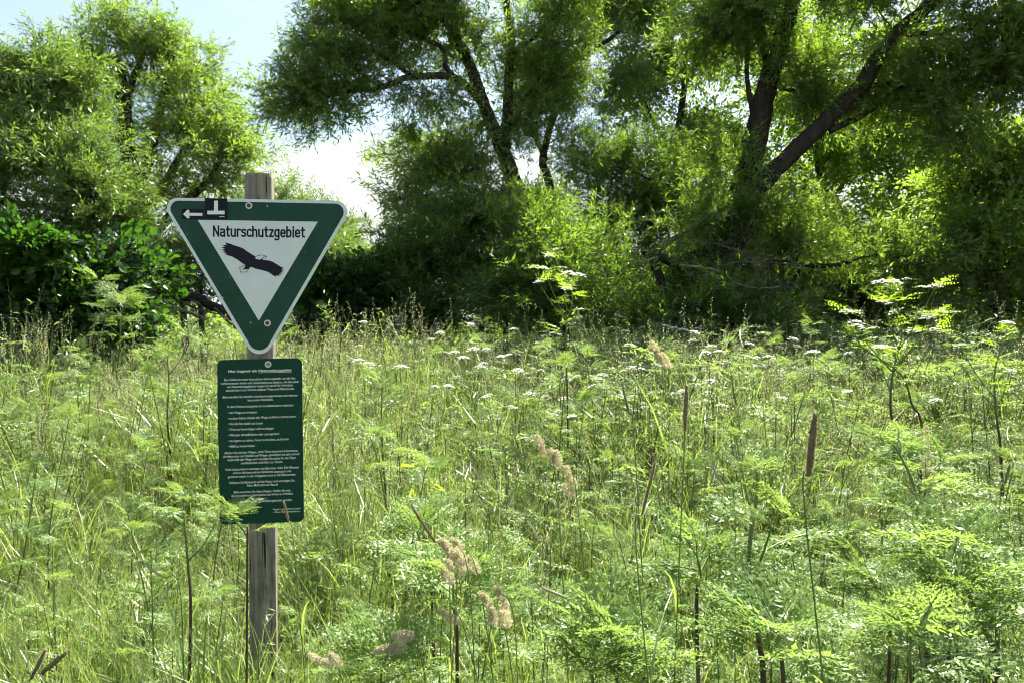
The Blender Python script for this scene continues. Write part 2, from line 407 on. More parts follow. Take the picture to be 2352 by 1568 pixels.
# ------------------------------------------------------------------ trees
def tree(name, label, cat, base, stems, limbs, clumps, leaf, spr, dens=1.0, droop=0.15, sub=0.5, group=None, twr=0.012, lscale=1.0, seed=1, trunk_name='trunk', bark='bark'):
    """stems / limbs: (points, r0, r1); clumps: (x, y, Y, rx, ry, rdepth) in picture units and metres of depth."""
    g = np.random.default_rng(seed)
    base = np.asarray(base, float)
    root = thing(name, label, cat, base, 0, group)
    axis = []
    for lst, nm in ((stems, trunk_name), (limbs, 'limb')):
        for k, (p, r0, r1) in enumerate(lst):
            n = max(8, len(p) * 7); q = smooth_path(p, n)
            q = q + np.concatenate([np.zeros((1, 3)), np.cumsum(g.normal(0, 0.10 * min(r0, .12), (n - 1, 3)), 0) * 0.6])
            rad = np.linspace(1, 0, n) ** 0.8 * (r0 - r1) + r1
            if nm == trunk_name: rad[:3] *= [1.35, 1.15, 1.05]
            mb = MB(); tube(mb, q, rad, 14 if r0 > .12 else 9, 0, 0.5, 0.10 if r0 > 0.1 else 0.05, seed=seed * 31 + k)
            mb.build(nm, M[bark], root, True, base)
            axis.append(np.c_[q, rad])
    ax = np.vstack(axis)
    tw = MB(); P, DR, S = [], [], []
    blobs = [(D(cx, cy, Y), np.array([rx * Y / FPX, rd, ry * Y / FPX])) for cx, cy, Y, rx, ry, rd in clumps]
    for p, r0, r1 in limbs:
        q = smooth_path(p, 20); ln = np.linalg.norm(q[-1] - q[0])
        blobs += [(q[-1], np.full(3, min(.32, .15 + .08 * ln))), (q[14] + [0, 0, .1], np.full(3, min(.32, .12 + .07 * ln)))]
    for c, e in blobs:
        vol = e[0] * e[1] * e[2] * 4.19
        m = max(3, int(vol / (sub ** 3 * 4.19) * 0.55 * dens) + 2)
        m = min(m, 190)
        for _ in range(m):
            d = g.normal(0, 1, 3); d /= np.linalg.norm(d)
            sc = c + d * e * (g.random() ** 0.42)
            if sc[2] < base[2] + 0.25: sc[2] = base[2] + 0.25 + 0.3 * g.random()
            # a branch from the nearest lower piece of limb
            dist = np.linalg.norm((ax[:, :3] - sc) * [1, 1, 1.0], axis=1) + np.where(ax[:, 2] > sc[2] + 0.2, 1.2, 0) + g.random(len(ax)) * 0.35
            a = ax[np.argmin(dist)]
            p0 = a[:3]; ln = np.linalg.norm(sc - p0)
            mid = (p0 + sc) / 2 + g.normal(0, 0.10, 3) * ln + np.array([0, 0, 0.10 * ln])
            q = smooth_path([p0, mid, sc], 7)
            r0 = min(a[3] * 0.55, twr * (0.7 + 0.5 * ln))
            tube(tw, q, np.linspace(r0, 0.004, 7), 5, 0, 0.5, cap=False)
            if ln > 0.8: ax = np.vstack([ax, np.c_[q[3:], np.full(4, r0 * 0.7)]])
            out = sc - p0; out /= ln + 1e-6
            nsp = int(g.integers(15, 26)); sr = sub * (0.7 + .6 * g.random())
            off = g.normal(0, 1, (nsp, 3)) * np.array([sr, sr, sr * 0.55]) * 0.62
            sp = sc + off
            dr = off * 1.3 / sr + out * 0.8 + g.normal(0, 0.45, (nsp, 3)) + np.array([0, 0, 0.15 - droop * 2.2])
            P.append(sp - dr / np.linalg.norm(dr, axis=1)[:, None] * 0.12); DR.append(dr); S.append((0.75 + 0.5 * g.random(nsp)) * lscale)
            for i in range(0, nsp, 3):
                tube(tw, smooth_path([sc, sc + off[i] * .5 + [0, 0, .04], P[-1][i]], 4), np.linspace(0.006, 0.003, 4), 3, 0, 0.5, cap=False)
    tw.build('twig_mass', M['twig'], root, True, base, 'stuff')
    P = np.vstack(P); DR = np.vstack(DR); S = np.concatenate(S); n = len(P)
    scatter('crown', SPR[spr], P, dir_rot(DR, g.random(n) * 6.28), S, g.integers(0, len(SPR[spr]), n), [M[leaf], M['twig']], root, 'stuff', base)
    global NSPRAY
    NSPRAY += n
    return root
NSPRAY = 0
def gp(x, Y):
    p = D(x, 800, Y); return np.array([p[0], Y, float(gz(p[0], Y))])

# ------------------------------------------------------------------ ground
gx = np.concatenate([[-900, -300, -100, -45], np.arange(-28, 28.1, 1.0), [45, 100, 300, 900]])
gy = np.concatenate([[-600, -150, -40], np.arange(-8, 42.1, 1.0), [60, 120, 350, 1200]])
X, Yg = np.meshgrid(gx, gy); Z = np.vectorize(lambda a, b: float(gz(a, b)) if abs(a) < 29 and -9 < b < 43 else (0.3 if b > 20 else 0.0))(X, Yg)
nx, ny = len(gx), len(gy); ii, jj = np.meshgrid(np.arange(nx - 1), np.arange(ny - 1))
a = (jj * nx + ii).ravel()
mb = MB(); mb.add(np.stack([X, Yg, Z], -1).reshape(-1, 3), np.stack([a, a + 1, a + nx + 1, a + nx], 1))
mb.build('ground', M['soil'], None, True, kind='structure')

# ------------------------------------------------------------------ the trees themselves (2352 x 1568 picture units)
T = D
# big willow in the middle
b = gp(1270, 15)
tree('willow_tree', 'slender two-stemmed willow with one long limb arching left across the open sky', 'tree', b,
     [([b, T(1250, 600, 15), T(1205, 480, 15), T(1180, 400, 15), T(1155, 325, 15), T(1122, 255, 14.9), T(1090, 165, 14.8), T(1052, 85, 14.7), T(1012, 10, 14.6), T(975, -90, 14.5)], 0.20, 0.045),
      ([T(1158, 335, 15), T(1164, 290, 15.1), T(1170, 200, 15.2), T(1180, 100, 15.3), T(1166, 0, 15.4), T(1160, -120, 15.4)], 0.12, 0.05)],
     [([T(1118, 250, 14.9), T(1068, 195, 14.6), T(1020, 174, 14.3), T(940, 180, 14), T(870, 200, 13.8), T(780, 210, 13.6), T(720, 222, 13.4), T(672, 232, 13.2)], 0.085, 0.016),
      ([T(950, 178, 14), T(900, 142, 14), T(850, 115, 13.9), T(800, 95, 13.7), T(750, 100, 13.5)], 0.045, 0.012),
      ([T(1050, 184, 14.4), T(1025, 150, 14.4), T(1018, 108, 14.3), T(960, 80, 14.2), T(890, 50, 14), T(820, 10, 13.9)], 0.06, 0.014),
      ([T(1048, 75, 14.7), T(1043, 40, 14.7), T(1050, -20, 14.7), T(1060, -110, 14.8)], 0.07, 0.03),
      ([T(1050, 80, 14.7), T(1000, 30, 14.5), T(940, -30, 14.2)], 0.06, 0.02),
      ([T(1175, 130, 15.2), T(1230, 80, 15.4), T(1290, 20, 15.6), T(1340, -60, 15.7)], 0.05, 0.02),
      ([T(1168, 260, 15.1), T(1225, 200, 15.3), T(1270, 110, 15.5)], 0.045, 0.015),
      ([T(1225, 560, 15), T(1165, 490, 14.7), T(1110, 445, 14.5), T(1050, 428, 14.4), T(985, 450, 14.3)], 0.05, 0.012)],
     [(810, 45, 13.8, 100, 70, 0.8), (715, 190, 13.4, 35, 35, 0.3), (800, 140, 13.7, 95, 42, 0.5), (930, 60, 14.2, 110, 80, 0.9), (960, 215, 14.2, 60, 30, 0.5),
      (1050, 30, 14.8, 110, 70, 1.0), (1240, 70, 15.5, 110, 110, 1.0), (1300, 180, 15.6, 90, 110, 0.9), (1040, 315, 14.8, 85, 50, 0.7), (1080, 395, 14.8, 95, 50, 0.7),
      (980, 335, 14.5, 45, 32, 0.4), (1190, 250, 15.3, 50, 60, .5), (1240, 300, 15.4, 80, 90, 0.8), (965, 470, 14.3, 30, 30, 0.3), (1100, 120, 15.0, 60, 60, .6),
      (860, -60, 14.3, 230, 80, 1.4), (1150, -80, 15, 220, 90, 1.5)],
     'willow', 'willow', 0.27, 0.22, 0.40, seed=2)
# second thin trunk just behind it
b = gp(1285, 18)
tree('willow_tree', 'thin dark trunk standing just behind the two-stemmed willow in the middle', 'tree', b,
     [([b, T(1275, 500, 18), T(1262, 420, 18), T(1252, 350, 18), T(1300, 200, 18.2), T(1370, 60, 18.3), T(1420, -60, 18.4)], 0.14, 0.02)],
     [([T(1255, 370, 18), T(1220, 280, 17.8), T(1225, 180, 17.6)], 0.07, 0.02), ([T(1330, 140, 18.2), T(1440, 60, 18.6), T(1470, 10, 18.8)], 0.06, 0.02)],
     [(1400, 60, 18.6, 120, 110, 1.3), (1340, 290, 18, 110, 90, 1.1), (1430, 190, 18.4, 90, 80, 1.0), (1330, 430, 17.8, 90, 70, 1.0), (1450, -60, 18.5, 200, 70, 1.5)],
     'willow_pale', 'willow', 0.75, 0.2, 0.55, seed=3)
# great leaning willow
b = gp(1630, 13.5)
tree('leaning_willow', 'massive dark leaning willow whose trunk forks low into two thick slanting stems', 'tree', b,
     [([b, T(1640, 640, 13.5), T(1672, 520, 13.5), T(1705, 420, 13.5), T(1738, 300, 13.4), T(1752, 240, 13.4), T(1772, 150, 13.3), T(1798, 70, 13.2), T(1815, 0, 13.2), T(1825, -120, 13.1)], 0.27, 0.10),
      ([T(1690, 560, 13.3), T(1725, 470, 13.1), T(1765, 410, 13), T(1830, 345, 12.8), T(1893, 285, 12.6), T(1955, 215, 12.4), T(2008, 135, 12.2), T(2075, 62, 12), T(2160, 5, 11.8), T(2300, -40, 11.6)], 0.17, 0.08)],
     [([T(1768, 130, 13.3), T(1748, 70, 13.2), T(1738, 10, 13.1), T(1735, -100, 13)], 0.12, 0.06),
      ([T(1895, 275, 12.6), T(1950, 222, 12.5), T(2010, 196, 12.4), T(2075, 190, 12.3), T(2130, 225, 12.2), T(2170, 282, 12.1), T(2215, 310, 12)], 0.085, 0.02),
      ([T(2085, 195, 12.3), T(2160, 208, 12.1), T(2230, 200, 11.9), T(2352, 178, 11.7)], 0.055, 0.02),
      ([T(1905, 300, 12.6), T(1980, 262, 12.6), T(2055, 212, 12.6)], 0.065, 0.03),
      ([T(1730, 270, 13.4), T(1715, 180, 13.3), T(1712, 100, 13.2), T(1690, 40, 13.1)], 0.05, 0.02),
      ([T(2060, 80, 12), T(2150, 75, 11.9), T(2260, 50, 11.7), T(2380, 40, 11.5)], 0.06, 0.02),
      ([T(1790, 200, 13.3), T(1850, 215, 13.2), T(1880, 230, 13.1)], 0.04, 0.015),
      ([T(1560, 600, 13.4), T(1640, 560, 13.2), T(1725, 470, 13)], 0.10, 0.06),
      ([T(1760, 600, 13.2), T(1900, 612, 12.8), T(2000, 590, 12.6), T(2080, 596, 12.4)], 0.05, 0.012)],
     [(2230, 50, 11.8, 150, 75, 0.9), (2130, 130, 12.1, 130, 60, 0.8), (2300, 130, 11.7, 90, 80, 0.8), (1930, 40, 12.6, 100, 60, 0.8), (1700, 40, 13.2, 80, 70, 0.8),
      (1610, 90, 13.4, 90, 60, 0.7), (1830, 150, 13.2, 60, 50, 0.5), (1560, 640, 13.3, 40, 80, 0.4), (2200, -60, 11.8, 260, 80, 1.3), (1800, -80, 13.1, 230, 80, 1.4), (1600, 470, 13, 45, 60, .4), (1790, 480, 13.2, 60, 50, .4), (1640, 380, 13.3, 50, 50, .4), (1800, 560, 13, 70, 50, .5),
      (1650, -230, 14, 260, 110, 1.7), (2350, -220, 12.5, 260, 110, 1.7)],  # unseen crown clumps above the view, added to shade the scrub
     'willow', 'willow', 0.24, 0.22, 0.40, seed=4)
# left tall tree
b = gp(335, 17)
tree('goat_willow_tree', 'tall round-crowned tree with dark spreading limbs, left of the sign', 'tree', b,
     [([b, T(335, 560, 17), T(328, 480, 17), T(310, 400, 17), T(298, 320, 17), T(295, 260, 17), T(290, 210, 17), T(275, 130, 16.9)], 0.26, 0.06)],
     [([T(294, 255, 17), T(262, 205, 16.8), T(225, 170, 16.6), T(190, 140, 16.5)], 0.09, 0.02),
      ([T(292, 225, 17), T(312, 170, 17), T(330, 130, 17.1), T(345, 80, 17.2)], 0.08, 0.02),
      ([T(318, 430, 17), T(350, 340, 17.2), T(370, 260, 17.3), T(385, 180, 17.3), T(400, 120, 17.3)], 0.13, 0.03),
      ([T(330, 500, 17), T(390, 400, 16.8), T(440, 320, 16.7), T(475, 270, 16.6)], 0.11, 0.03),
      ([T(335, 560, 17), T(410, 480, 16.6), T(480, 420, 16.4), T(520, 365, 16.3)], 0.12, 0.03),
      ([T(340, 600, 17), T(400, 560, 16.8), T(460, 520, 16.5), T(520, 500, 16.3)], 0.09, 0.02)],
     [(255, 80, 16.7, 65, 35, 0.8), (330, 80, 17, 85, 40, .9), (410, 125, 17.2, 80, 50, 1.0), (460, 190, 16.9, 60, 60, .9), (410, 230, 17.2, 100, 80, 1.2), (330, 160, 17.6, 60, 50, .7),
      (220, 120, 16.7, 50, 40, .6), (260, 300, 17.2, 60, 70, 1.0), (390, 330, 17, 110, 60, 1.1), (500, 290, 16.6, 45, 40, .6), (535, 310, 16.4, 25, 30, 0.35), (480, 390, 16.5, 80, 40, 0.8),
      (400, 440, 17, 100, 45, 1.0), (555, 355, 16.4, 30, 30, 0.4), (290, 420, 17.2, 70, 70, 1.0), (230, 210, 17, 40, 60, .6)],
     'willow', 'fine', 1.05, 0.08, 0.42, seed=5, lscale=1.1)
# pale willow at the left edge
b = gp(-60, 9.5)
tree('pale_willow', 'sprawling pale olive willow with silvery leaves filling the left edge', 'tree', b,
     [([b, T(-40, 560, 9.5), T(-20, 440, 9.5), T(20, 370, 9.4), T(80, 320, 9.4), T(130, 280, 9.3)], 0.16, 0.04),
      ([b, T(-80, 500, 9.4), T(-60, 380, 9.3), T(-30, 280, 9.2), T(10, 200, 9.1)], 0.13, 0.03)],
     [([T(0, 390, 9.4), T(60, 400, 9), T(140, 390, 8.8), T(210, 380, 8.7)], 0.05, 0.015),
      ([T(-20, 460, 9.4), T(60, 470, 9), T(150, 480, 8.8), T(230, 480, 8.6)], 0.05, 0.015),
      ([T(20, 370, 9.4), T(80, 270, 9.3), T(105, 210, 9.2), T(115, 160, 9.2)], 0.05, 0.012)],
     [(50, 220, 9.2, 60, 50, 0.5), (150, 200, 9.2, 45, 45, 0.4), (105, 165, 9.2, 25, 25, 0.2), (40, 310, 9.1, 90, 60, .6), (170, 270, 9.2, 55, 70, 0.5), (150, 360, 8.9, 90, 45, 0.6),
      (60, 410, 8.8, 90, 45, 0.5), (200, 440, 8.8, 80, 45, 0.5), (70, 490, 8.7, 110, 45, 0.5), (230, 500, 8.8, 70, 40, 0.4), (-20, 180, 9.3, 40, 40, 0.4), (-80, 280, 9.2, 90, 130, 0.8), (-80, 450, 9, 100, 90, .7)],
     'willow_pale', 'willow', 1.6, 0.12, 0.32, seed=6, lscale=0.66)
# hazel bush, left
b = gp(120, 8.0)
tree('hazel_bush', 'dark green broad-leaved bush with a deep shady heart below the pale willow', 'bush', b,
     [([b, T(110, 720, 8), T(80, 620, 7.9), T(50, 560, 7.8)], 0.04, 0.012), ([b + [.2, .1, 0], T(180, 700, 8), T(210, 610, 8), T(240, 560, 8)], 0.04, 0.012),
      ([b + [-.3, .1, 0], T(30, 700, 8), T(-30, 620, 8), T(-60, 560, 8)], 0.04, 0.012), ([b + [.5, .2, 0], T(250, 690, 8.1), T(265, 630, 8.2)], 0.035, 0.012)],
     [], [(50, 580, 7.8, 80, 45, 0.35), (170, 590, 8, 80, 50, 0.4), (235, 580, 8.2, 40, 40, .3), (270, 660, 8.3, 35, 40, .3), (200, 690, 8.1, 70, 60, 0.45), (100, 680, 8.0, 90, 60, 0.45),
          (0, 660, 7.9, 70, 70, 0.4), (40, 760, 7.9, 90, 40, 0.4), (200, 760, 8.1, 110, 40, .4), (-80, 640, 8, 70, 90, .5), (150, 640, 8.6, 180, 90, .4)],
     'hazel', 'hazel', 1.5, 0.0, 0.28, seed=7, lscale=0.72, trunk_name='stem')
# yellow-green willow shrub behind the sign, left side
b = gp(430, 11.5)
tree('willow_shrub', 'yellow-green willow shrub with bare twigs between the dark bush and the triangular sign', 'shrub', b,
     [([b, T(420, 700, 11.5), T(390, 620, 11.4), T(360, 570, 11.3)], 0.06, 0.015), ([b + [.3, 0, 0], T(460, 680, 11.5), T(470, 610, 11.6)], 0.05, 0.015)],
     [([T(420, 690, 11.5), T(380, 680, 11.2), T(345, 650, 11.1)], 0.03, 0.01)],
     [(370, 590, 11.3, 60, 45, .5), (430, 620, 11.5, 70, 55, .6), (360, 660, 11.2, 45, 40, .4), (480, 660, 11.6, 60, 60, .5), (420, 560, 11.8, 60, 40, .5)],
     'willow_pale', 'fine', 1.3, 0.05, 0.34, seed=8, lscale=0.9, trunk_name='stem')
# distant pale bushes behind the sign, right side
b = gp(690, 24)
tree('distant_willow_bush', 'hazy pale willow bush rising behind the sign just right of the post top', 'bush', b,
     [([b, T(690, 560, 24), T(690, 460, 24)], 0.12, 0.03)], [([T(690, 560, 24), T(640, 500, 24)], .06, .02), ([T(690, 580, 24), T(750, 520, 24)], .06, .02)],
     [(685, 470, 24, 50, 40, .9), (640, 520, 24, 60, 60, 1), (740, 540, 24, 55, 60, 1), (700, 620, 24, 110, 70, 1.2), (600, 600, 24, 80, 80, 1)],
     'willow_pale', 'willow', 1.0, 0.05, 0.55, seed=9, lscale=1.2, trunk_name='stem')
b = gp(800, 21)
tree('distant_willow_bush', 'low pale yellow-green willow bush beyond the dark maple bush right of the sign', 'bush', b,
     [([b, T(800, 660, 21), T(790, 590, 21)], 0.10, 0.03)], [([T(800, 680, 21), T(870, 620, 21)], .05, .02)],
     [(790, 600, 21, 60, 45, .9), (740, 640, 21, 60, 60, .9), (850, 640, 21, 55, 40, .8), (900, 660, 21, 40, 40, .7), (800, 700, 21, 130, 50, 1.)],
     'willow_pale', 'willow', 1.0, 0.05, 0.5, seed=10, lscale=1.1, trunk_name='stem')
b = gp(810, 13)
tree('maple_bush', 'round dark maple-like bush right of the triangular sign against the pale sky', 'bush', b,
     [([b, T(810, 740, 13), T(800, 660, 13), T(800, 610, 13)], 0.06, 0.02)], [([T(810, 720, 13), T(860, 650, 13)], .03, .012), ([T(808, 730, 13), T(750, 670, 13)], .03, .012)],
     [(830, 650, 13, 70, 40, .5), (760, 660, 12.9, 55, 40, .5), (800, 710, 13, 110, 55, .7), (870, 640, 13, 40, 30, .3), (730, 730, 12.8, 60, 50, .5), (870, 720, 13, 50, 50, .5), (690, 690, 12.6, 50, 60, .4)],
     'hazel', 'hazel', 1.6, 0.0, 0.36, seed=11, lscale=0.9, trunk_name='stem')
# willow scrub in the middle
b = gp(1110, 13)
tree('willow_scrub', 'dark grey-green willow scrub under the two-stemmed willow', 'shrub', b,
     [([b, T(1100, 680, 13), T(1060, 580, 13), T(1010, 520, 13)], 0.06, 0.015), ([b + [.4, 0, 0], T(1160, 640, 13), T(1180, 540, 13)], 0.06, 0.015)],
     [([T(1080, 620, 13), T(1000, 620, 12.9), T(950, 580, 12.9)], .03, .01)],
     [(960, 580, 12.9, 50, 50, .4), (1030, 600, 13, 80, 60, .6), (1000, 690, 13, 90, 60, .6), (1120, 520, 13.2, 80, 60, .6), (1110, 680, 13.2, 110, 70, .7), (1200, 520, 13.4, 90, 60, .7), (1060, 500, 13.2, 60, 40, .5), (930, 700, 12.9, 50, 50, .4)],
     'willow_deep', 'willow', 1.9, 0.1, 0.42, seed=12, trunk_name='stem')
b = gp(1270, 11.5)
tree('willow_scrub', 'light-leaved willow scrub catching the sun beneath the thin dark trunk', 'shrub', b,
     [([b, T(1265, 700, 11.5), T(1240, 600, 11.5), T(1210, 540, 11.5)], 0.05, 0.012), ([b + [.3, .1, 0], T(1300, 660, 11.6), T(1320, 560, 11.7)], 0.05, 0.012)],
     [([T(1270, 690, 11.5), T(1200, 680, 11.2)], .025, .01)],
     [(1220, 560, 11.5, 60, 50, .45), (1270, 620, 11.4, 80, 60, .5), (1190, 660, 11.4, 60, 60, .4), (1300, 700, 11.5, 80, 50, .5), (1350, 560, 11.8, 70, 70, .6), (1250, 480, 11.9, 60, 40, .4), (1390, 660, 11.9, 60, 70, .5)],
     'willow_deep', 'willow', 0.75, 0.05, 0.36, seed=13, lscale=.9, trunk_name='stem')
b = gp(1430, 15)
tree('willow_scrub', 'dark leafy scrub between the middle willow and the broken leaning trunk', 'shrub', b,
     [([b, T(1430, 660, 15), T(1420, 560, 15), T(1400, 480, 15)], 0.08, 0.02)], [([T(1430, 640, 15), T(1490, 560, 15), T(1500, 440, 15)], .05, .015), ([T(1540, 480, 15), T(1500, 420, 15.2), T(1440, 390, 15.2), T(1380, 375, 15.2)], .035, .012)],
     [(1400, 500, 15, 80, 60, .8), (1460, 600, 15, 80, 80, .8), (1400, 700, 15, 90, 60, .8), (1480, 460, 15.2, 60, 60, .6), (1500, 700, 15.2, 70, 60, .7), (1470, 380, 15.4, 60, 45, .6)],
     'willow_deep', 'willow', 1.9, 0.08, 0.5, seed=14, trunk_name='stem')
# bright back-lit trees behind the leaning willow
for k, (x, Y, lab, lf, cl) in enumerate([
    (1560, 21, 'pale backlit willow behind and left of the leaning willow, its fine leaves against the sky', 'willow_pale',
     [(1560, 250, 21, 110, 90, 1.5), (1500, 130, 21, 110, 80, 1.3), (1600, 100, 21.3, 110, 90, 1.4), (1620, 380, 21, 100, 90, 1.4), (1540, 400, 21, 80, 60, 1.1), (1560, -40, 21, 160, 80, 1.6), (1620, 250, 21, 60, 80, 1)]),
    (1880, 19, 'bright yellow-green backlit tree seen between the two stems of the leaning willow', 'bright',
     [(1880, 200, 19.3, 110, 90, 1.5), (1850, 320, 19, 110, 80, 1.4), (1960, 330, 18.8, 120, 90, 1.4), (1820, 80, 19.3, 110, 80, 1.3), (1900, 450, 19, 130, 80, 1.4), (2000, 120, 19, 120, 80, 1.4), (1830, 560, 19, 110, 80, 1.3), (1900, -40, 19, 200, 80, 1.6)]),
    (2150, 18, 'bright green backlit tree filling the gap right of the leaning willow', 'bright',
     [(2080, 330, 18, 110, 80, 1.3), (2180, 420, 17.8, 120, 80, 1.3), (2100, 480, 17.6, 130, 80, 1.3), (2250, 330, 18, 90, 70, 1.1), (2300, 460, 17.8, 110, 90, 1.3), (2000, 560, 17.6, 120, 80, 1.2), (2180, 230, 18, 100, 50, 1), (2330, 560, 17.6, 100, 80, 1.2)])]):
    b = gp(x, Y)
    tree('backlit_tree', lab, 'tree', b,
         [([b, T(x - 5, 620, Y), T(x + 10, 480, Y), T(x, 330, Y), T(x + 15, 180, Y), T(x + 5, 40, Y)], 0.18, 0.04)],
         [([T(x + 8, 500, Y), T(x + 70, 400, Y), T(x + 120, 330, Y)], .07, .02), ([T(x, 360, Y), T(x - 70, 260, Y), T(x - 80, 160, Y)], .07, .02)],
         cl, lf, 'round', 0.95, 0.12, 0.6, seed=20 + k, lscale=1.25)
# shady trees and scrub under them, right
b = gp(2250, 13)
tree('shady_tree', 'shady tree with low crooked dark branches and glinting leaves at the right edge', 'tree', b,
     [([b, T(2290, 700, 13), T(2400, 600, 13), T(2480, 420, 12.8), T(2400, 330, 12.6)], 0.16, 0.06)],
     [([T(2400, 620, 13), T(2340, 632, 12.8), T(2270, 612, 12.7), T(2200, 590, 12.6), T(2120, 596, 12.5)], .09, .03), ([T(2240, 605, 12.7), T(2270, 640, 12.5), T(2305, 670, 12.4)], .055, .025),
      ([T(2470, 420, 12.8), T(2380, 330, 12.4), T(2330, 362, 12.3), T(2300, 372, 12.2)], .06, .03), ([T(2300, 690, 13), T(2250, 560, 12.9), T(2260, 440, 12.8)], .05, .02)],
     [(2270, 480, 12.5, 100, 60, .7), (2150, 560, 12.4, 100, 60, .7), (2290, 600, 12.6, 90, 60, .7), (2200, 660, 12.7, 110, 50, .7), (2330, 700, 12.6, 80, 60, .7), (2200, 430, 12.8, 70, 45, .5), (2340, 420, 12.4, 60, 60, .5), (2420, 560, 12.5, 90, 140, .9), (2500, -150, 13.5, 260, 110, 2.), (2350, -330, 14.5, 300, 120, 2.), (2650, 200, 13.2, 200, 200, 1.6)],  # the clumps high above the view are added to shade scrub and meadow
     'willow', 'round', 0.85, 0.05, 0.42, seed=30)
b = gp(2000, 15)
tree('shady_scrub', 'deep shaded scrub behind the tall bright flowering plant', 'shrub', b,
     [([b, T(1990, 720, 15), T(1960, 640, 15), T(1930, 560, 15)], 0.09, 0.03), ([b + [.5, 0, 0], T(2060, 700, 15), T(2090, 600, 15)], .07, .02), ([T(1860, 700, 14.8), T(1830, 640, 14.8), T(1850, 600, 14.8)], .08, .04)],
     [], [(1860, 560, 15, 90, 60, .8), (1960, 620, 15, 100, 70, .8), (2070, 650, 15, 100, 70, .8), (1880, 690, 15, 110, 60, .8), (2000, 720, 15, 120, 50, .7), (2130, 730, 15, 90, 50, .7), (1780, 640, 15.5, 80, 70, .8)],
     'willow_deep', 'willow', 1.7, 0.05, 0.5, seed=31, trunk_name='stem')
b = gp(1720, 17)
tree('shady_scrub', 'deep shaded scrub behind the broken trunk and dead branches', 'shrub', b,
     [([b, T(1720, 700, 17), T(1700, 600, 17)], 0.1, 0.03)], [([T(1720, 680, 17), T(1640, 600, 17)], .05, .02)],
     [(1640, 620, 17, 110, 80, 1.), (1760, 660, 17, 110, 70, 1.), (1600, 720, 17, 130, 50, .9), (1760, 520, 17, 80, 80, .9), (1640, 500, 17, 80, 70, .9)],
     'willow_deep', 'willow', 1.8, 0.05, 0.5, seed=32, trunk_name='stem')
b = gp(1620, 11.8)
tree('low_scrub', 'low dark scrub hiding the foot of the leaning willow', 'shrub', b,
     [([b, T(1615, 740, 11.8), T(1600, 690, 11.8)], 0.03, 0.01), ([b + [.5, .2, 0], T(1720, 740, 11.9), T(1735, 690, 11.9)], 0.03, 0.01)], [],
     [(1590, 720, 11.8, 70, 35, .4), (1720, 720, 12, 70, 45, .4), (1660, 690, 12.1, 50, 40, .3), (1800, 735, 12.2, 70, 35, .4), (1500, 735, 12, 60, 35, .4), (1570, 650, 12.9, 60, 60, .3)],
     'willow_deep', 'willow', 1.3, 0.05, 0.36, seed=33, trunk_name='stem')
# farther trees that close the view between the trunks, one mass
fx, frr = [], np.random.default_rng(40)
P, S = [], []
for k in range(95):
    x = frr.uniform(-26, 40); Y = frr.uniform(27, 38)
    if -17 < x < -2.5: h = frr.uniform(1.0, 2.0)
    elif x < -17: h = frr.uniform(2, 4.5)
    else: h = frr.uniform(2.0, 5.5)
    n = int(60 * h ** 0.6)
    c = np.array([x, Y, 0.3])
    P.append(c + frr.normal(0, 1, (n, 3)) * [1.2, 1.0, 0] + np.c_[np.zeros(n), np.zeros(n), frr.random(n) ** 0.8 * h]); S.append(frr.uniform(1.6, 2.6, n))
P = np.vstack(P); S = np.concatenate(S)
wd = scatter('woodland', SPR['round'], P, dir_rot(frr.normal(0, 1, (len(P), 3)) + [0, 0, .3], frr.random(len(P)) * 6.28), S, frr.integers(0, 4, len(P)), [M['willow'], M['twig']], None, 'stuff')
wd['label'] = 'far mass of trees closing the view behind the clearing'; wd['category'] = 'woodland'

# ------------------------------------------------------------------ dead wood
def dead_branch(label, pts, r0, r1, nt, mat='deadwood', seed=0, tl=0.5, group='dead branches lying at the tree line', name='dead_branch'):
    g = np.random.default_rng(seed); base = np.asarray(pts[0])
    root = thing(name, label, 'dead branch', base, 0, group)
    q = smooth_path(pts, max(12, len(pts) * 6)); n = len(q)
    q[1:] += g.normal(0, r0 * 0.25, (n - 1, 3))
    mb = MB(); tube(mb, q, np.linspace(r0, r1, n), 9, 0, .5, .09, seed=seed); mb.build('bough', M[mat], root, True, base)
    if nt:
        tb = MB()
        for k in range(nt):
            i = int(g.integers(2, n)); d = q[min(i + 1, n - 1)] - q[i - 1]; d /= np.linalg.norm(d) + 1e-6
            d = d * .6 + g.normal(0, .7, 3) + [0, 0, .12]; l = tl * (0.4 + g.random())
            a = q[i]; m1 = a + d * l * .5 + g.normal(0, .08 * l, 3); e = a + d * l + g.normal(0, .15, 3) * l + [0, 0, -.15 * l]
            s = smooth_path([a, m1, e], 8); tube(tb, s, np.linspace(max(.004, r1 * .45), .0022, 8), 4, 0, .5, cap=False)
            for _ in range(2):
                j = int(g.integers(2, 7)); dd = d + g.normal(0, .8, 3)
                tube(tb, smooth_path([s[j], s[j] + dd * l * .2, s[j] + dd * l * .38 + [0, 0, -.05 * l]], 4), np.linspace(.0035, .0018, 4), 3, 0, .5, cap=False)
        tb.build('dead_twig', M['deadtwig'], root, True, base, 'stuff')
    return root
dead_branch('pale bare barkless branch lying low in front of the yellow-green willow shrub', [T(325, 700, 10.6), T(355, 710, 10.5), T(385, 703, 10.4), T(420, 712, 10.3), T(455, 725, 10.3), T(475, 735, 10.3)], 0.035, 0.02, 5, 'deadwood', 1, .4)
dead_branch('thick dark mossy bough sloping down behind the left edge of the triangular sign', [T(330, 655, 11), T(380, 672, 10.9), T(430, 680, 10.9), T(480, 700, 10.8), T(530, 722, 10.7), T(560, 745, 10.6)], 0.07, 0.06, 8, 'bark', 2, .6)
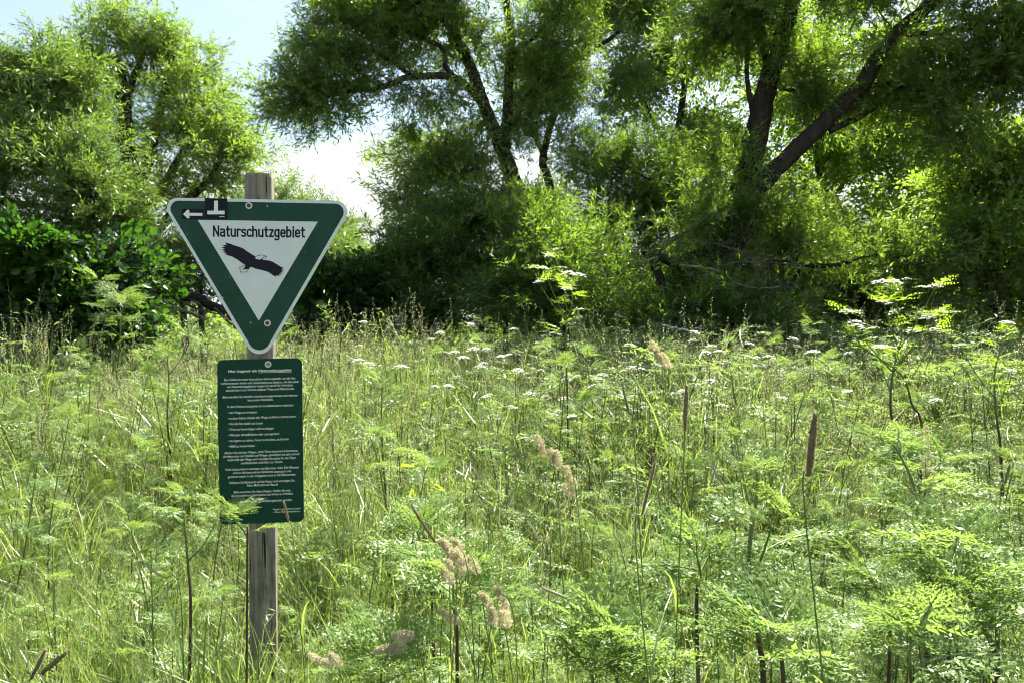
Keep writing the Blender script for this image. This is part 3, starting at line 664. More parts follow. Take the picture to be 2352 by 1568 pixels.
dead_branch('thin upright forked dead stick left of the sign above the bush', [T(320, 640, 9.6), T(318, 560, 9.6), T(318, 520, 9.6), T(290, 485, 9.6), T(262, 462, 9.6)], 0.016, 0.005, 3, 'deadwood', 3, .3)
# broken trunk and its tangle
b = gp(1530, 12.6)
root = thing('broken_trunk', 'broken willow trunk with a torn beige stub pointing up to the right', 'broken trunk', b)
for nm, pts, r0, r1, mt in (('stump', [b, T(1522, 690, 12.6), T(1508, 620, 12.6), T(1500, 578, 12.6)], .11, .08, 'bark'),
                            ('stub', [T(1498, 590, 12.6), T(1530, 560, 12.5), T(1580, 530, 12.4), T(1628, 500, 12.3)], .075, .012, 'broken'),
                            ('bough', [T(1500, 585, 12.6), T(1560, 610, 12.4), T(1620, 665, 12.2), T(1670, 720, 12), T(1720, 775, 11.9)], .085, .075, 'bark')):
    q = smooth_path(pts, 22); mb = MB(); tube(mb, q, np.linspace(r0, r1, 22), 12, 0, .5, .12, seed=9); mb.build(nm, M[mt], root, True, b)
for k, (lab, pts, r0, r1, n) in enumerate([
    ('grey dead branch crossing in front of the broken trunk, its torn pale end pointing right', [T(1560, 610, 12), T(1640, 620, 11.8), T(1690, 650, 11.7), T(1740, 662, 11.6), T(1790, 660, 11.5)], .026, .012, 14),
    ('long thin bare branch reaching right from the broken trunk', [T(1600, 640, 12), T(1680, 605, 11.9), T(1760, 603, 11.8), T(1850, 610, 11.7)], .014, .005, 14),
    ('bare twiggy branch hanging left of the broken trunk', [T(1510, 590, 12.2), T(1470, 610, 12), T(1440, 650, 11.9), T(1420, 700, 11.8)], .02, .006, 12),
    ('tangle of bare twigs at the foot of the leaning willow', [T(1560, 770, 12), T(1620, 735, 11.8), T(1680, 728, 11.7), T(1740, 745, 11.6)], .022, .008, 22),
    ('bare upright dead branch at the left foot of the broken trunk', [T(1470, 790, 11.9), T(1462, 720, 11.8), T(1455, 690, 11.7), T(1430, 670, 11.7)], .018, .006, 14),
    ('fine bare twigs spreading behind the tall bright flowering plant', [T(2050, 720, 12), T(2130, 705, 11.9), T(2200, 690, 11.8), T(2300, 700, 11.7)], .016, .005, 26),
    ('bare brushy twigs arching over the leaning willow foot', [T(1640, 560, 12.6), T(1690, 575, 12.3), T(1730, 600, 12.1), T(1745, 640, 12)], .02, .006, 22)]):
    dead_branch(lab, pts, r0, r1, n, 'deadtwig' if k else 'deadwood', 50 + k, .55)

# ------------------------------------------------------------------ the sign
SY = 2.56
so = D(592, 640, SY); SA = R(5.5)
su = np.array([math.cos(SA), math.sin(SA), 0.0]); sn = np.array([math.sin(SA), -math.cos(SA), 0.0])
post_o = so - sn * 0.012
pb = np.array([so[0], so[1] + 0.045, float(gz(so[0], so[1]))])
sign = thing('nature_reserve_sign', 'weathered wooden post carrying a green and white triangular sign above a dark green notice board', 'sign', pb)
def Z1(zx, zy):                      # zoom 1 (triangle) -> picture units
    return ((600 + zx * 860 / 1729) * 2352 / 4096, (660 + zy * 860 / 1729) * 2352 / 4096)
def Z2(zx, zy):                      # zoom 2 (notice) -> picture units
    return ((820 + zx * 440 / 958) * 2352 / 4096, (1400 + zy * 440 / 958) * 2352 / 4096)
def prism(mb, front, nrm, th, mat=0, side=None):
    """Flat plate: front outline (ordered), thickness th away from the viewer."""
    f = np.asarray(front); n = len(f); bk = f - np.asarray(nrm) * th
    mb.v.append(np.vstack([f, bk])); mb.tint.append(np.full(2 * n, .5))
    me_faces.append((mb, mb.n, n, mat, side)); mb.n += 2 * n
me_faces = []
def poly_obj(name, polys, mats, parent, off):
    """polys: list of (front outline, normal, thickness, mat, side mat) -> one mesh with n-gon caps."""
    vs, fs, mi = [], [], []
    for f, nrm, th, m, s in polys:
        f = [np.asarray(p) for p in f]; n = len(f); o = len(vs)
        a = sum(np.cross(f[i] - f[0], f[(i + 1) % n] - f[0]) for i in range(n))
        if np.dot(a, nrm) < 0: f = f[::-1]
        vs += [p - off for p in f]; fs.append(list(range(o, o + n))); mi.append(m)
        if th > 0:
            vs += [p - np.asarray(nrm) * th - off for p in f]
            fs.append(list(range(o + 2 * n - 1, o + n - 1, -1))); mi.append(s)
            for i in range(n):
                j = (i + 1) % n; fs.append([o + j, o + i, o + n + i, o + n + j]); mi.append(s)
    me = bpy.data.meshes.new(name); me.from_pydata([tuple(v) for v in vs], [], fs); me.update()
    for m in mats: me.materials.append(m)
    me.polygons.foreach_set('material_index', mi)
    return link(name, me, parent)
def rounded(pts, radii, n=8):
    pts = [np.asarray(p, float) for p in pts]; out = []
    for i, p in enumerate(pts):
        a, c = pts[i - 1], pts[(i + 1) % len(pts)]
        u, v = (a - p) / np.linalg.norm(a - p), (c - p) / np.linalg.norm(c - p)
        r = radii[i] if isinstance(radii, (list, tuple)) else radii
        ang = math.acos(np.clip(np.dot(u, v), -1, 1)); t = r / math.tan(ang / 2)
        bis = (u + v) / np.linalg.norm(u + v); c0 = p + bis * r / math.sin(ang / 2)
        s, e = p + u * t - c0, p + v * t - c0
        tot = math.acos(np.clip(np.dot(s, e) / r / r, -1, 1))
        for k in range(n + 1):
            f = k / n; out.append(c0 + (s * math.sin((1 - f) * tot) + e * math.sin(f * tot)) / math.sin(tot))
    return out
S1 = lambda zx, zy, lift=0.0: on_plane(*Z1(zx, zy), so, sn) + sn * lift
# post: front face set behind the plates, chamfered top
hw = 0.0455; pd = 0.048
cxp = on_plane(*Z1(868, 200), post_o, sn)
cxb = on_plane(*((1050.5 * 2352 / 4096), 2500 * 2352 / 4096), post_o, sn)
top_z = on_plane(*Z1(868, 66), post_o, sn)[2]
mb = MB()
zs = [float(pb[2]) - 0.3, 0.3, 0.7, 1.1, 1.5, top_z - 0.012, top_z]
grng = np.random.default_rng(5)
ring = []
for k, z in enumerate(zs):
    t = (z - cxb[2]) / (cxp[2] - cxb[2]); c = cxb + (cxp - cxb) * t; c[2] = z
    s = 0.93 if k == len(zs) - 1 else 1.0
    ch = 0.006
    w2, d2 = hw * s, pd * s
    loc = [(-w2 + ch, 0), (w2 - ch, 0), (w2, -ch), (w2, -d2 + ch), (w2 - ch, -d2), (-w2 + ch, -d2), (-w2, -d2 + ch), (-w2, -ch)]
    ring.append([c + su * (a + grng.normal(0, .0006)) + sn * (bb + (0 if s == 1 else -0.002)) for a, bb in loc])
ring = np.array(ring); nr, ns = ring.shape[:2]
i = np.arange(nr - 1)[:, None]; j = np.arange(ns)[None]; k2 = (j + 1) % ns
mb.add(ring.reshape(-1, 3), np.stack([i * ns + j, i * ns + k2, (i + 1) * ns + k2, (i + 1) * ns + j], -1).reshape(-1, 4))
cap = np.vstack([ring[-1], ring[-1].mean(0)]); mb.add(cap, np.array([[q, (q + 1) % ns, ns] for q in range(ns)]))
mb.build('post', M['post'], sign, False, pb)

# triangular plate
tri_c = [S1(72, 263), S1(1650, 292), S1(880, 1622)]
outer = rounded(tri_c, [0.036, 0.038, 0.044], 12)
tri = poly_obj('triangular_sign', [(outer, sn, 0.0035, 0, 1)], [M['white'], M['alu']], sign, pb)
tri['label'] = 'triangular white nature reserve sign with a broad green border and a flying eagle'
inn_c = [S1(114, 287), S1(1608, 315), S1(880, 1572)]
inner = rounded(inn_c, [0.028, 0.030, 0.036], 12)
wt = [S1(385, 444, .0012), S1(1350, 458, .0012), S1(876, 1253, .0012)]
gb = poly_obj('green_border', [([p + sn * .0006 for p in inner], sn, 0, 0, 0)], [M['green']], tri, pb)
wf = poly_obj('white_field', [(wt, sn, 0, 0, 0)], [M['white']], tri, pb)
# eagle
E = [(607, 626), (640, 634), (690, 652), (740, 668), (760, 680), (775, 692), (815, 718), (848, 738), (846, 750), (856, 758), (880, 763), (902, 756), (912, 765), (940, 768), (975, 775), (1000, 788), (1020, 800), (1060, 824),
     (1079, 832), (1058, 838), (1080, 851), (1055, 852), (1077, 866), (1049, 866), (1066, 881), (1038, 876), (1054, 893), (1028, 884), (1041, 899), (1016, 890), (1010, 901), (985, 886), (960, 868), (940, 858), (890, 845), (845, 835), (822, 822),
     (806, 826), (795, 838), (770, 843), (764, 838), (748, 848), (745, 845), (764, 822), (768, 806), (735, 786), (700, 760), (660, 738), (632, 730), (598, 717), (620, 712), (582, 702), (608, 694), (575, 684), (604, 677), (573, 663), (606, 660), (580, 646), (616, 646)]
polys = [([S1(x, y, .0018) for x, y in E], sn, 0, 0, 0)]
def stroke(pts, wz, S, lift, closed=False, m=0):
    out = []
    P2 = pts + [pts[0]] if closed else pts
    for (x0, y0), (x1, y1) in zip(P2[:-1], P2[1:]):
        d = np.array([x1 - x0, y1 - y0], float); L = np.linalg.norm(d); d /= L; nn = np.array([-d[1], d[0]]) * wz / 2; e = d * wz * .3
        q = [(x0 - e[0] + nn[0], y0 - e[1] + nn[1]), (x1 + e[0] + nn[0], y1 + e[1] + nn[1]), (x1 + e[0] - nn[0], y1 + e[1] - nn[1]), (x0 - e[0] - nn[0], y0 - e[1] - nn[1])]
        out.append(([S(a, bb, lift) for a, bb in q], sn, 0, m, m)); lift += 0.00004
    return out
polys += stroke([(848, 740), (868, 732), (890, 727), (912, 727), (928, 733), (938, 740), (922, 742), (908, 750), (900, 760)], 4.5, S1, .0019)
polys += stroke([(768, 804), (722, 829), (730, 864), (778, 862), (800, 828)], 4.0, S1, .0022)
poly_obj('eagle', polys, [M['black']], tri, pb)
# chipped enamel on the left edge, small rust specks
poly_obj('chip', [([S1(x, y, .0016) for x, y in [(548, 1062), (565, 1054), (592, 1066), (588, 1076), (570, 1076)]], sn, 0, 0, 0)], [M['alu']], tri, pb)
poly_obj('speck', [([S1(x + a * q, y + b2 * q, .0021) for a, b2 in ((-1, -.3), (0, -1), (1, .2), (.3, 1))], sn, 0, 0, 0) for x, y, q in ((944, 335, 7), (772, 946, 5), (1112, 629, 4), (810, 1268, 7), (1250, 700, 3), (640, 900, 3), (1020, 1000, 3), (300, 560, 4))], [M['alu']], tri, pb)
# stickers
rect = lambda S, x0, y0, x1, y1, l: ([S(x0, y0, l), S(x1, y0, l), S(x1, y1, l), S(x0, y1, l)], sn, 0, 1, 1)
st = poly_obj('sticker', [([S1(442, 269, .0022), S1(622, 273, .0022), S1(627, 439, .0022), S1(443, 438, .0022)], sn, 0, 0, 0),
                          rect(S1, 517, 290, 548, 380, .0026), rect(S1, 463, 371, 602, 400, .0030)] +
                         [rect(S1, a, 416, a + 5, 422, .0026) for a in range(560, 602, 7)], [M['stickerblack'], M['print']], tri, pb)
st['label'] = 'square black sticker with a white upside-down T'
st = poly_obj('sticker', [([S1(257, 356, .0022), S1(432, 357, .0022), S1(432, 440, .0022), S1(255, 437, .0022)], sn, 0, 0, 0),
                          ([S1(x, y, .0026) for x, y in [(268, 398), (306, 361), (322, 372), (314, 388), (424, 389), (424, 411), (314, 411), (322, 425), (306, 434)]], sn, 0, 1, 1)],
              [M['stickerblack'], M['print']], tri, pb)
st['label'] = 'small black sticker with a white arrow pointing left'
def screw(S, zx, zy, r, parent, hexm):
    c = S(zx, zy, .004); uz = np.array([0, 0, 1.0])
    ringp = lambda rr, l, n: [c + sn * l + su * rr * math.cos(q * 2 * math.pi / n) + uz * rr * math.sin(q * 2 * math.pi / n) for q in range(n)]
    return poly_obj('screw', [(ringp(r, 0, 18), sn, .0035, 0, 0), (ringp(r * .58, .004, 6), sn, .004, 1, 1)], [M['washer'], M[hexm]], parent, pb)
screw(S1, 797, 330, .0115, tri, 'bolt'); screw(S1, 946, 1272, .0115, tri, 'bolt')

# notice board
NA = R(9.0)
nn = np.array([math.sin(NA), -math.cos(NA), 0.0]); no = on_plane(*Z2(480, 800), so, sn)
S2 = lambda zx, zy, lift=0.0: on_plane(*Z2(zx, zy), no, nn) + nn * lift
corners = [S2(105, 84), S2(845, 66), S2(863, 1490), S2(131, 1517)]
nb = poly_obj('notice_board', [(rounded(corners, 0.019, 8), nn, .003, 0, 1)], [M['boardgreen'], M['alu']], sign, pb)
nb['label'] = 'dark green notice board with white rules for the reserve in German'
c = S2(551, 121, .004); uz = np.array([0, 0, 1.0])
poly_obj('screw', [([c + su * .0115 * math.cos(q * .349) + uz * .0115 * math.sin(q * .349) for q in range(18)], nn, .0035, 0, 0),
                   ([c + nn * .004 + su * .0068 * math.cos(q * 1.047) + uz * .0068 * math.sin(q * 1.047) for q in range(6)], nn, .004, 1, 1)], [M['alu'], M['steel']], nb, pb)
LINES = [('Hier beginnt ein Naturschutzgebiet', 203, 193, 755, 180, 23, .02),
 ('Das Gebiet ist unter besonderen Schutz gestellt, um die hier', 168, 266, 790, 250, 21, .008),
 ('vorkommenden Arten und Lebensräume zu erhalten. Als Besucher', 136, 298, 820, 281, 21, .008),
 ('des Naturschutzgebietes tragen Sie durch Ihr Verhalten', 192, 327, 767, 310, 21, .008),
 ('entscheidend zum Schutz seltener Tiere und Pflanzen bei.', 182, 358, 778, 341, 21, .008),
 ('Bitte handeln Sie deshalb verantwortungsbewusst und nehmen', 156, 417, 808, 398, 21, .008),
 ('besondere Rücksicht.', 373, 442, 595, 435, 21, .008),
 ('In dem Naturschutzgebiet ist es insbesondere verboten:', 196, 500, 772, 484, 21, .008),
 ('• die Wege zu verlassen', 200, 552, 453, 545, 21, .008),
 ('• in dem Gebiet abseits der Wege zu fahren und zu reiten', 200, 602, 793, 582, 21, .008),
 ('• Hunde frei laufen zu lassen', 202, 649, 503, 641, 21, .008),
 ('• Tiere zu beunruhigen oder zu fangen', 202, 698, 600, 686, 21, .008),
 ('• Pflanzen abzupflücken oder auszugraben', 203, 747, 646, 733, 21, .008),
 ('• zu lagern, zu zelten, Feuer zu machen, zu lärmen', 204, 796, 728, 779, 21, .008),
 ('• Müll zu hinterlassen', 205, 845, 435, 837, 21, .008),
 ('Bleiben Sie auf den Wegen, denn Tiere brauchen Ruheräume.', 173, 902, 810, 879, 21, .008),
 ('An Menschen mit Hunden auf Wegen gewöhnen sie sich schnell.', 158, 934, 826, 908, 21, .008),
 ('Außerhalb der Wege wird derselbe Besucher für die Tiere', 195, 963, 790, 942, 21, .008),
 ('unkalkulierbar und führt zur Flucht.', 313, 990, 677, 977, 21, .008),
 ('Viele Lebensräume vertragen das Betreten nicht. Die Pflanzen', 174, 1047, 817, 1024, 21, .008),
 ('sind an die besonderen Standorte angepasst und', 243, 1075, 748, 1057, 21, .008),
 ('gehören weder in den Vorgarten noch in die Blumenvase.', 200, 1110, 792, 1086, 21, .008),
 ('Nehmen Sie Rücksicht auf die Natur und entsorgen Sie', 214, 1162, 780, 1139, 21, .008),
 ('Ihren Müll bitte zu Hause!', 366, 1184, 633, 1174, 21, .008),
 ('Bitte beachten Sie diese Regeln. Helfen Sie mit,', 252, 1243, 747, 1225, 21, .008),
 ('die besonderen Lebensräume und Arten zu erhalten.', 230, 1275, 770, 1252, 21, .008),
 ('Verstöße können mit Geldbußen geahndet werden.', 242, 1331, 760, 1307, 21, .008),
 ('Regierungspräsidium Kassel', 595, 1390, 830, 1380, 16, .004),
 ('- Obere Naturschutzbehörde -', 595, 1414, 833, 1404, 16, .004)]
def text_meshes(items):
    obs = []
    for s, bold in items:
        cu = bpy.data.curves.new('print', 'FONT'); cu.body = s; cu.offset = bold; cu.resolution_u = 2
        o = bpy.data.objects.new('print', cu); COL.objects.link(o); obs.append(o)
    dg = bpy.context.evaluated_depsgraph_get(); dg.update(); res = []
    for o in obs:
        me = bpy.data.meshes.new_from_object(o.evaluated_get(dg))
        v = np.zeros(len(me.vertices) * 3); me.vertices.foreach_get('co', v)
        res.append((v.reshape(-1, 3), [list(p.vertices) for p in me.polygons]))
        cu = o.data; bpy.data.objects.remove(o); bpy.data.curves.remove(cu); bpy.data.meshes.remove(me)
    return res
TX = text_meshes([('Naturschutzgebiet', .016)] + [(l[0], l[6]) for l in LINES])
CAPH = 0.729
def print_text(name, entries, S, mat, parent, lift):
    vs, fs = [], []
    for (v, faces), (x0, y0, x1, y1, cap) in entries:
        a, bb = np.array([x0, y0], float), np.array([x1, y1], float)
        lo, hi = v[:, 0].min(), v[:, 0].max(); d = (bb - a); L = np.linalg.norm(d); d /= L; up = np.array([0.0, -1.0])
        o = len(vs)
        for p in v:
            q = a + d * (p[0] - lo) / (hi - lo) * L + up * p[1] * cap / CAPH
            vs.append(tuple(S(q[0], q[1], lift) - pb))
        fs += [[i + o for i in f] for f in faces]
    me = bpy.data.meshes.new(name); me.from_pydata(vs, [], fs); me.materials.append(M[mat]); me.update()
    return link(name, me, parent)
GL = {  # heavy condensed sign letters as strokes: (advance, [polylines]); x-height .72, cap height 1
 'N': (.66, [[(.08, 0), (.08, 1)], [(.08, .96), (.52, .04)], [(.52, 0), (.52, 1)]]),
 'a': (.56, [[(.07, .60), (.14, .68), (.30, .68), (.40, .62), (.42, .52), (.42, 0)], [(.42, .40), (.20, .40), (.10, .34), (.07, .20), (.10, .09), (.20, .04), (.32, .05), (.42, .14)]]),
 't': (.44, [[(.16, .94), (.16, .16), (.20, .06), (.34, .05)], [(.03, .68), (.34, .68)]]),
 'u': (.57, [[(.07, .72), (.07, .20), (.11, .08), (.22, .04), (.34, .06), (.42, .15)], [(.42, .72), (.42, 0)]]),
 'r': (.42, [[(.07, 0), (.07, .72)], [(.07, .54), (.14, .64), (.24, .68), (.36, .64)]]),
 's': (.52, [[(.40, .58), (.34, .66), (.22, .68), (.11, .65), (.07, .55), (.11, .44), (.24, .38), (.36, .32), (.40, .20), (.36, .09), (.24, .04), (.12, .06), (.05, .14)]]),
 'c': (.50, [[(.41, .57), (.34, .66), (.23, .68), (.11, .62), (.07, .48), (.07, .24), (.11, .10), (.23, .04), (.34, .06), (.41, .15)]]),
 'h': (.57, [[(.07, 0), (.07, 1)], [(.07, .56), (.16, .66), (.28, .68), (.39, .62), (.42, .50), (.42, 0)]]),
 'z': (.49, [[(.06, .67), (.38, .67), (.07, .06), (.41, .06)]]),
 'g': (.57, [[(.42, .72), (.42, -.12), (.37, -.23), (.25, -.27), (.12, -.24), (.07, -.18)], [(.42, .56), (.34, .66), (.23, .68), (.11, .62), (.07, .48), (.07, .26), (.11, .12), (.23, .07), (.34, .09), (.42, .18)]]),
 'e': (.55, [[(.07, .36), (.42, .36), (.42, .50), (.38, .62), (.25, .68), (.12, .62), (.07, .50), (.07, .22), (.12, .09), (.25, .04), (.36, .07), (.42, .15)]]),
 'b': (.57, [[(.07, 1), (.07, 0)], [(.07, .16), (.15, .06), (.26, .04), (.38, .10), (.42, .24), (.42, .48), (.38, .62), (.26, .68), (.15, .66), (.07, .56)]]),
 'i': (.25, [[(.09, 0), (.09, .72)], [(.09, .86), (.09, 1.0)]])}
lp, xa = [], 0.0
tot = sum(GL[ch][0] for ch in 'Naturschutzgebiet') - .08
for ch in 'Naturschutzgebiet':
    for pl in GL[ch][1]:
        lp += stroke([(507 + (x + xa) / tot * 738, 576 + (x + xa) / tot * 8 - y * 84) for x, y in pl], 13.5, S1, .0018)
    xa += GL[ch][0]
poly_obj('lettering', lp, [M['black']], tri, pb)
print_text('lettering', [(TX[k + 1], l[1:6]) for k, l in enumerate(LINES)], S2, 'print', nb, .0008)
poly_obj('underline', [([S2(466, 193, .0009), S2(757, 186, .0009), S2(757, 189, .0009), S2(466, 196, .0009)], nn, 0, 0, 0)], [M['print']], nb, pb)

# ------------------------------------------------------------------ meadow plants: prototypes
gm = np.random.default_rng(21)
def blade(mb, g, p, h, lean, az, wd, mat=0, seg=5, curl=1.0):
    t = np.linspace(0, 1, seg + 1)
    d = np.array([math.cos(az), math.sin(az), 0]); s = np.array([-math.sin(az), math.cos(az), 0])
    tw = g.normal(0, .5)
    out = lean * h * (t ** 1.8) * (1 + .5 * curl * t)
    z = h * (t - 0.28 * curl * lean * t ** 3)
    c = p + d * out[:, None] + np.array([0, 0, 1.0]) * z[:, None]
    w = wd * np.clip(1 - t ** 2.2, 0.04, 1) * (0.6 + .4 * np.minimum(1, t * 4))
    sv = s[None] * np.cos(tw * t)[:, None] + d[None] * np.sin(tw * t)[:, None]
    v = np.empty((2 * (seg + 1), 3)); v[0::2] = c + sv * w[:, None] / 2; v[1::2] = c - sv * w[:, None] / 2
    k = np.arange(seg) * 2
    mb.add(v, np.stack([k, k + 1, k + 3, k + 2], 1), mat, g.random())
    return c
def grass_clump(g, n=16, hmin=.35, hmax=.85, wd=.0065):
    mb = MB()
    for _ in range(n):
        r = .07 * math.sqrt(g.random()); a = g.random() * 6.28
        h = hmin + (hmax - hmin) * g.random() ** 1.2
        blade(mb, g, np.array([r * math.cos(a), r * math.sin(a), 0]), h, .12 + .55 * g.random() ** 1.4, g.random() * 6.28, wd * (.6 + .8 * g.random()), 0, 5, .6 + g.random())
    return mb
def seed_grass(g, n=4):
    """Thin stems with loose straw-coloured panicles."""
    mb = MB()
    for _ in range(n):
        r = .08 * math.sqrt(g.random()); a = g.random() * 6.28; h = .75 + .4 * g.random(); az = g.random() * 6.28
        ln = .05 + .25 * g.random(); d = np.array([math.cos(az), math.sin(az), 0])
        t = np.linspace(0, 1, 8)[:, None]
        c = np.array([r * math.cos(a), r * math.sin(a), 0]) + d * ln * t ** 2.2 + np.array([0, 0, h]) * (t - .12 * ln * t ** 4)
        tube(mb, c, np.linspace(.0016, .0008, 8), 3, 1, .2 + .5 * g.random(), cap=False)
        full = smooth_path(c, 60); L = .13 + .12 * g.random(); k0 = int(60 * (1 - L / h)); kind = g.random()
        for i in range(k0, 60):
            for _ in range(2):
                tt = (i - k0) / (60 - k0); sp = (.028 if kind > .55 else .009) * math.sin(math.pi * min(1, .25 + tt * .8)) + .002
                dd = g.normal(0, 1, 3); dd[2] = abs(dd[2]) * .8 + .5; dd /= np.linalg.norm(dd)
                p = full[i] + dd * sp * g.random()
                narrow_leaf(mb, p, dd + [0, 0, .5], .009 + .005 * g.random(), .0032, g.random() * 6.28, 2, g.random())
        for _ in range(2):
            hb = h * (.15 + .35 * g.random()); i = int(60 * hb / h)
            blade(mb, g, full[i], .25 + .2 * g.random(), .5 + .4 * g.random(), g.random() * 6.28, .005, 0, 4, 1.2)
    return mb
def frond(g, pairs=9, lob=6, L=1.0, mat=0, wide=.20):
    """Feathery twice-divided leaf lying along +X, length L."""
    mb = MB()
    zc = lambda x: .10 * math.sin(x * 2.2) - .22 * x * x
    xs = np.linspace(0, 1, 9); ax = np.c_[xs, .015 * np.sin(xs * 5), [zc(x) for x in xs]]
    tube(mb, ax * L, np.linspace(.009, .003, 9) * L, 3, 1, .4, cap=False)
    for i in range(pairs + 1):
        t = .24 + .76 * (i / pairs) ** .9; base = np.array([t, .015 * math.sin(t * 5), zc(t)])
        for s in ((1, -1) if i < pairs else (0,)):
            l = (.50 * (1 - (t - .24) / .80) ** .85 + .03) * (.85 + .3 * g.random())
            if s == 0: l = .10
            ang = (R(62) - R(22) * t + g.normal(0, .06)) * s
            d = np.array([math.cos(ang), math.sin(ang), g.normal(0, .10) - .10])
            q = np.array([-d[1], d[0], 0]); q /= np.linalg.norm(q)
            nl = max(2, int(lob * l / .40) + 1)
            for m in range(nl + 1):
                u = .10 + .9 * m / nl; pp = base + d * l * u + np.array([0, 0, -.10 * l * u * u])
                for e in ((1, -1) if m < nl else (0,)):
                    ll = (.26 * l * (1 - .70 * u) + .018) * (.8 + .4 * g.random()); aa = R(48) * e + g.normal(0, .12)
                    ld = d * math.cos(aa) + q * math.sin(aa) + np.array([0, 0, g.normal(0, .30)])
                    ld /= np.linalg.norm(ld)
                    sd = np.cross([g.normal(0, .35), g.normal(0, .35), 1], ld); sd /= np.linalg.norm(sd) + 1e-9; wv = ll * wide
                    P0 = [pp, pp + ld * ll * .38 + sd * wv, pp + ld * ll * .62 + sd * wv * .45, pp + ld * ll, pp + ld * ll * .62 - sd * wv * .45, pp + ld * ll * .38 - sd * wv]
                    mb.add(np.array(P0) * L, [[0, 1, 2], [0, 2, 3], [0, 3, 4], [0, 4, 5]], mat, g.random())
    return mb
def herb_clump(g, n=4):
    """Low feathery rosette for the sward."""
    mb = MB()
    for _ in range(n):
        f = frond(g, 6, 4, 1.0)
        v, tint, f3, f4 = f.arrays()
        s = .13 + .12 * g.random(); h = .40 + .45 * g.random(); yaw = g.random() * 6.28; pitch = g.uniform(-.5, .15)
        rot = np.array((Matrix.Rotation(yaw, 3, 'Z') @ Matrix.Rotation(pitch, 3, 'Y') @ Matrix.Rotation(g.normal(0, .25), 3, 'X')))
        r = .05 * g.random(); o = np.array([r * math.cos(yaw), r * math.sin(yaw), h])
        vv = (v * s) @ rot.T + o
        n0 = mb.n; mb.v.append(vv); mb.tint.append(tint); mb.n += len(vv)
        mb.f3 += [(a + n0, m) for a, m in f3]; mb.f4 += [(a + n0, m) for a, m in f4]
        tube(mb, smooth_path([[r * .3, 0, 0], [r * .4, .01, h * .6], o], 5), np.linspace(.003, .002, 5), 3, 2, .3 + .5 * g.random(), cap=False)
    return mb
def leafy_clump(g, n=3):
    """Nettle-like leafy stems."""
    mb = MB()
    for _ in range(n):
        h = .6 + .4 * g.random(); x, y = g.normal(0, .05, 2)
        st = smooth_path([[x, y, 0], [x * 1.5, y * 1.5, h * .6], [x * 2.4, y * 2.4, h]], 9)
        tube(mb, st, np.linspace(.003, .0015, 9), 3, 1, .5, cap=False)
        for k in range(2, 9):
            for s in (0, math.pi):
                a = k * 1.57 + s + g.normal(0, .2)
                broad_leaf(mb, st[k], np.array([math.cos(a), math.sin(a), .15 + g.normal(0, .2)]), (.085 - .005 * k) * (.8 + .4 * g.random()), .034, g.normal(0, .3), 0, g.random())
    return mb

# ------------------------------------------------------------------ meadow as masses: grass, seeding grass, feathery herbs, leafy herbs
def field(n, y0, y1, mx=1.1, pw=1.0, cond=None):
    out = []
    Y = y0 + (y1 - y0) * gm.random(n * 4) ** pw
    x = (gm.random(n * 4) * 2 - 1) * (0.76 * Y * mx + 0.8)
    keep = gm.random(n * 4) < (0.76 * Y * mx + .8) / (0.76 * y1 * mx + .8)
    if cond is not None: keep &= gm.random(n * 4) < cond(x, Y)
    x, Y = x[keep][:n], Y[keep][:n]
    return np.c_[x, Y, gz(x, Y)]
def upright(n, tilt=.12):
    return np.c_[gm.normal(0, tilt, n), gm.normal(0, tilt, n), gm.random(n) * 6.28]
def height(Y):                       # the sward is trodden lower beside the path
    return .62 + .62 * sm(2.4, 6.5, Y)
def relief(x, y):                    # stands of taller and lower growth
    return 1 + .20 * np.sin(x * 1.9 + 1.2 * np.sin(y * 1.1)) * np.sin(y * 1.5 + .9 * np.sin(x * 1.3)) + .10 * np.sin(x * 4.3 + y * 3.1)
def clear(p, r=.10):                 # nothing grows through the post
    return np.hypot(p[:, 0] - pb[0], p[:, 1] - pb[1]) > r
nz2 = lambda x, y: .5 + .5 * np.sin(x * 1.3 + 2 * np.sin(y * .8)) * np.cos(y * 1.1 + np.sin(x * .7))
def mass(name, protos, zones, mats, label, cat, smul=1.0, tilt=.12, cond=None, tuft=0):
    pts = np.vstack([field(n, a, bb, cond=cond) for n, a, bb in zones] + [np.c_[gm.normal(pb[0] + .02, .15, tuft), pb[1] - gm.uniform(.09, .42, tuft), np.zeros(tuft)]]); pts = pts[clear(pts)]
    n = len(pts); s = height(pts[:, 1]) * smul * (.72 + .5 * gm.random(n)) * relief(pts[:, 0], pts[:, 1])
    if tuft: s[-tuft + 3:] *= 1.3
    o = scatter(name, protos, pts, upright(n, tilt), s, gm.integers(0, len(protos), n), mats, None, 'stuff')
    o['label'] = label; o['category'] = cat
    return n
left_grass = lambda x, y: np.clip(.75 - .25 * np.tanh((x + .1 * y) * .8), .25, 1)
right_herb = lambda x, y: np.clip(.55 + .45 * np.tanh((x + .4) * .9), .12, 1)
cnt = []
cnt.append(mass('meadow_grass', [grass_clump(gm) for _ in range(7)], [(5200, 1.25, 4.5), (7500, 4.5, 9), (7500, 9, 19)], [M['grass'], M['stemgreen']], 'tangled green grass blades covering the whole clearing', 'grass', cond=left_grass, tuft=130))
cnt.append(mass('broad_grass', [grass_clump(gm, 7, .45, 1.0, .0105) for _ in range(5)], [(1500, 1.3, 4.2), (1800, 4.2, 9)], [M['grass'], M['stemgreen']], 'lush broad grass blades arching over in loose tufts', 'grass', 1.0, .15, tuft=70))
cnt.append(mass('seeding_grass', [seed_grass(gm) for _ in range(7)], [(1000, 1.6, 4.5), (3000, 4.5, 9), (1100, 9, 14)], [M['grass'], M['stemgreen'], M['straw']], 'straw-coloured seed heads of fine grasses spread through the clearing', 'grass', .93, .16, cond=lambda x, y: .35 + .65 * nz2(x, y)))
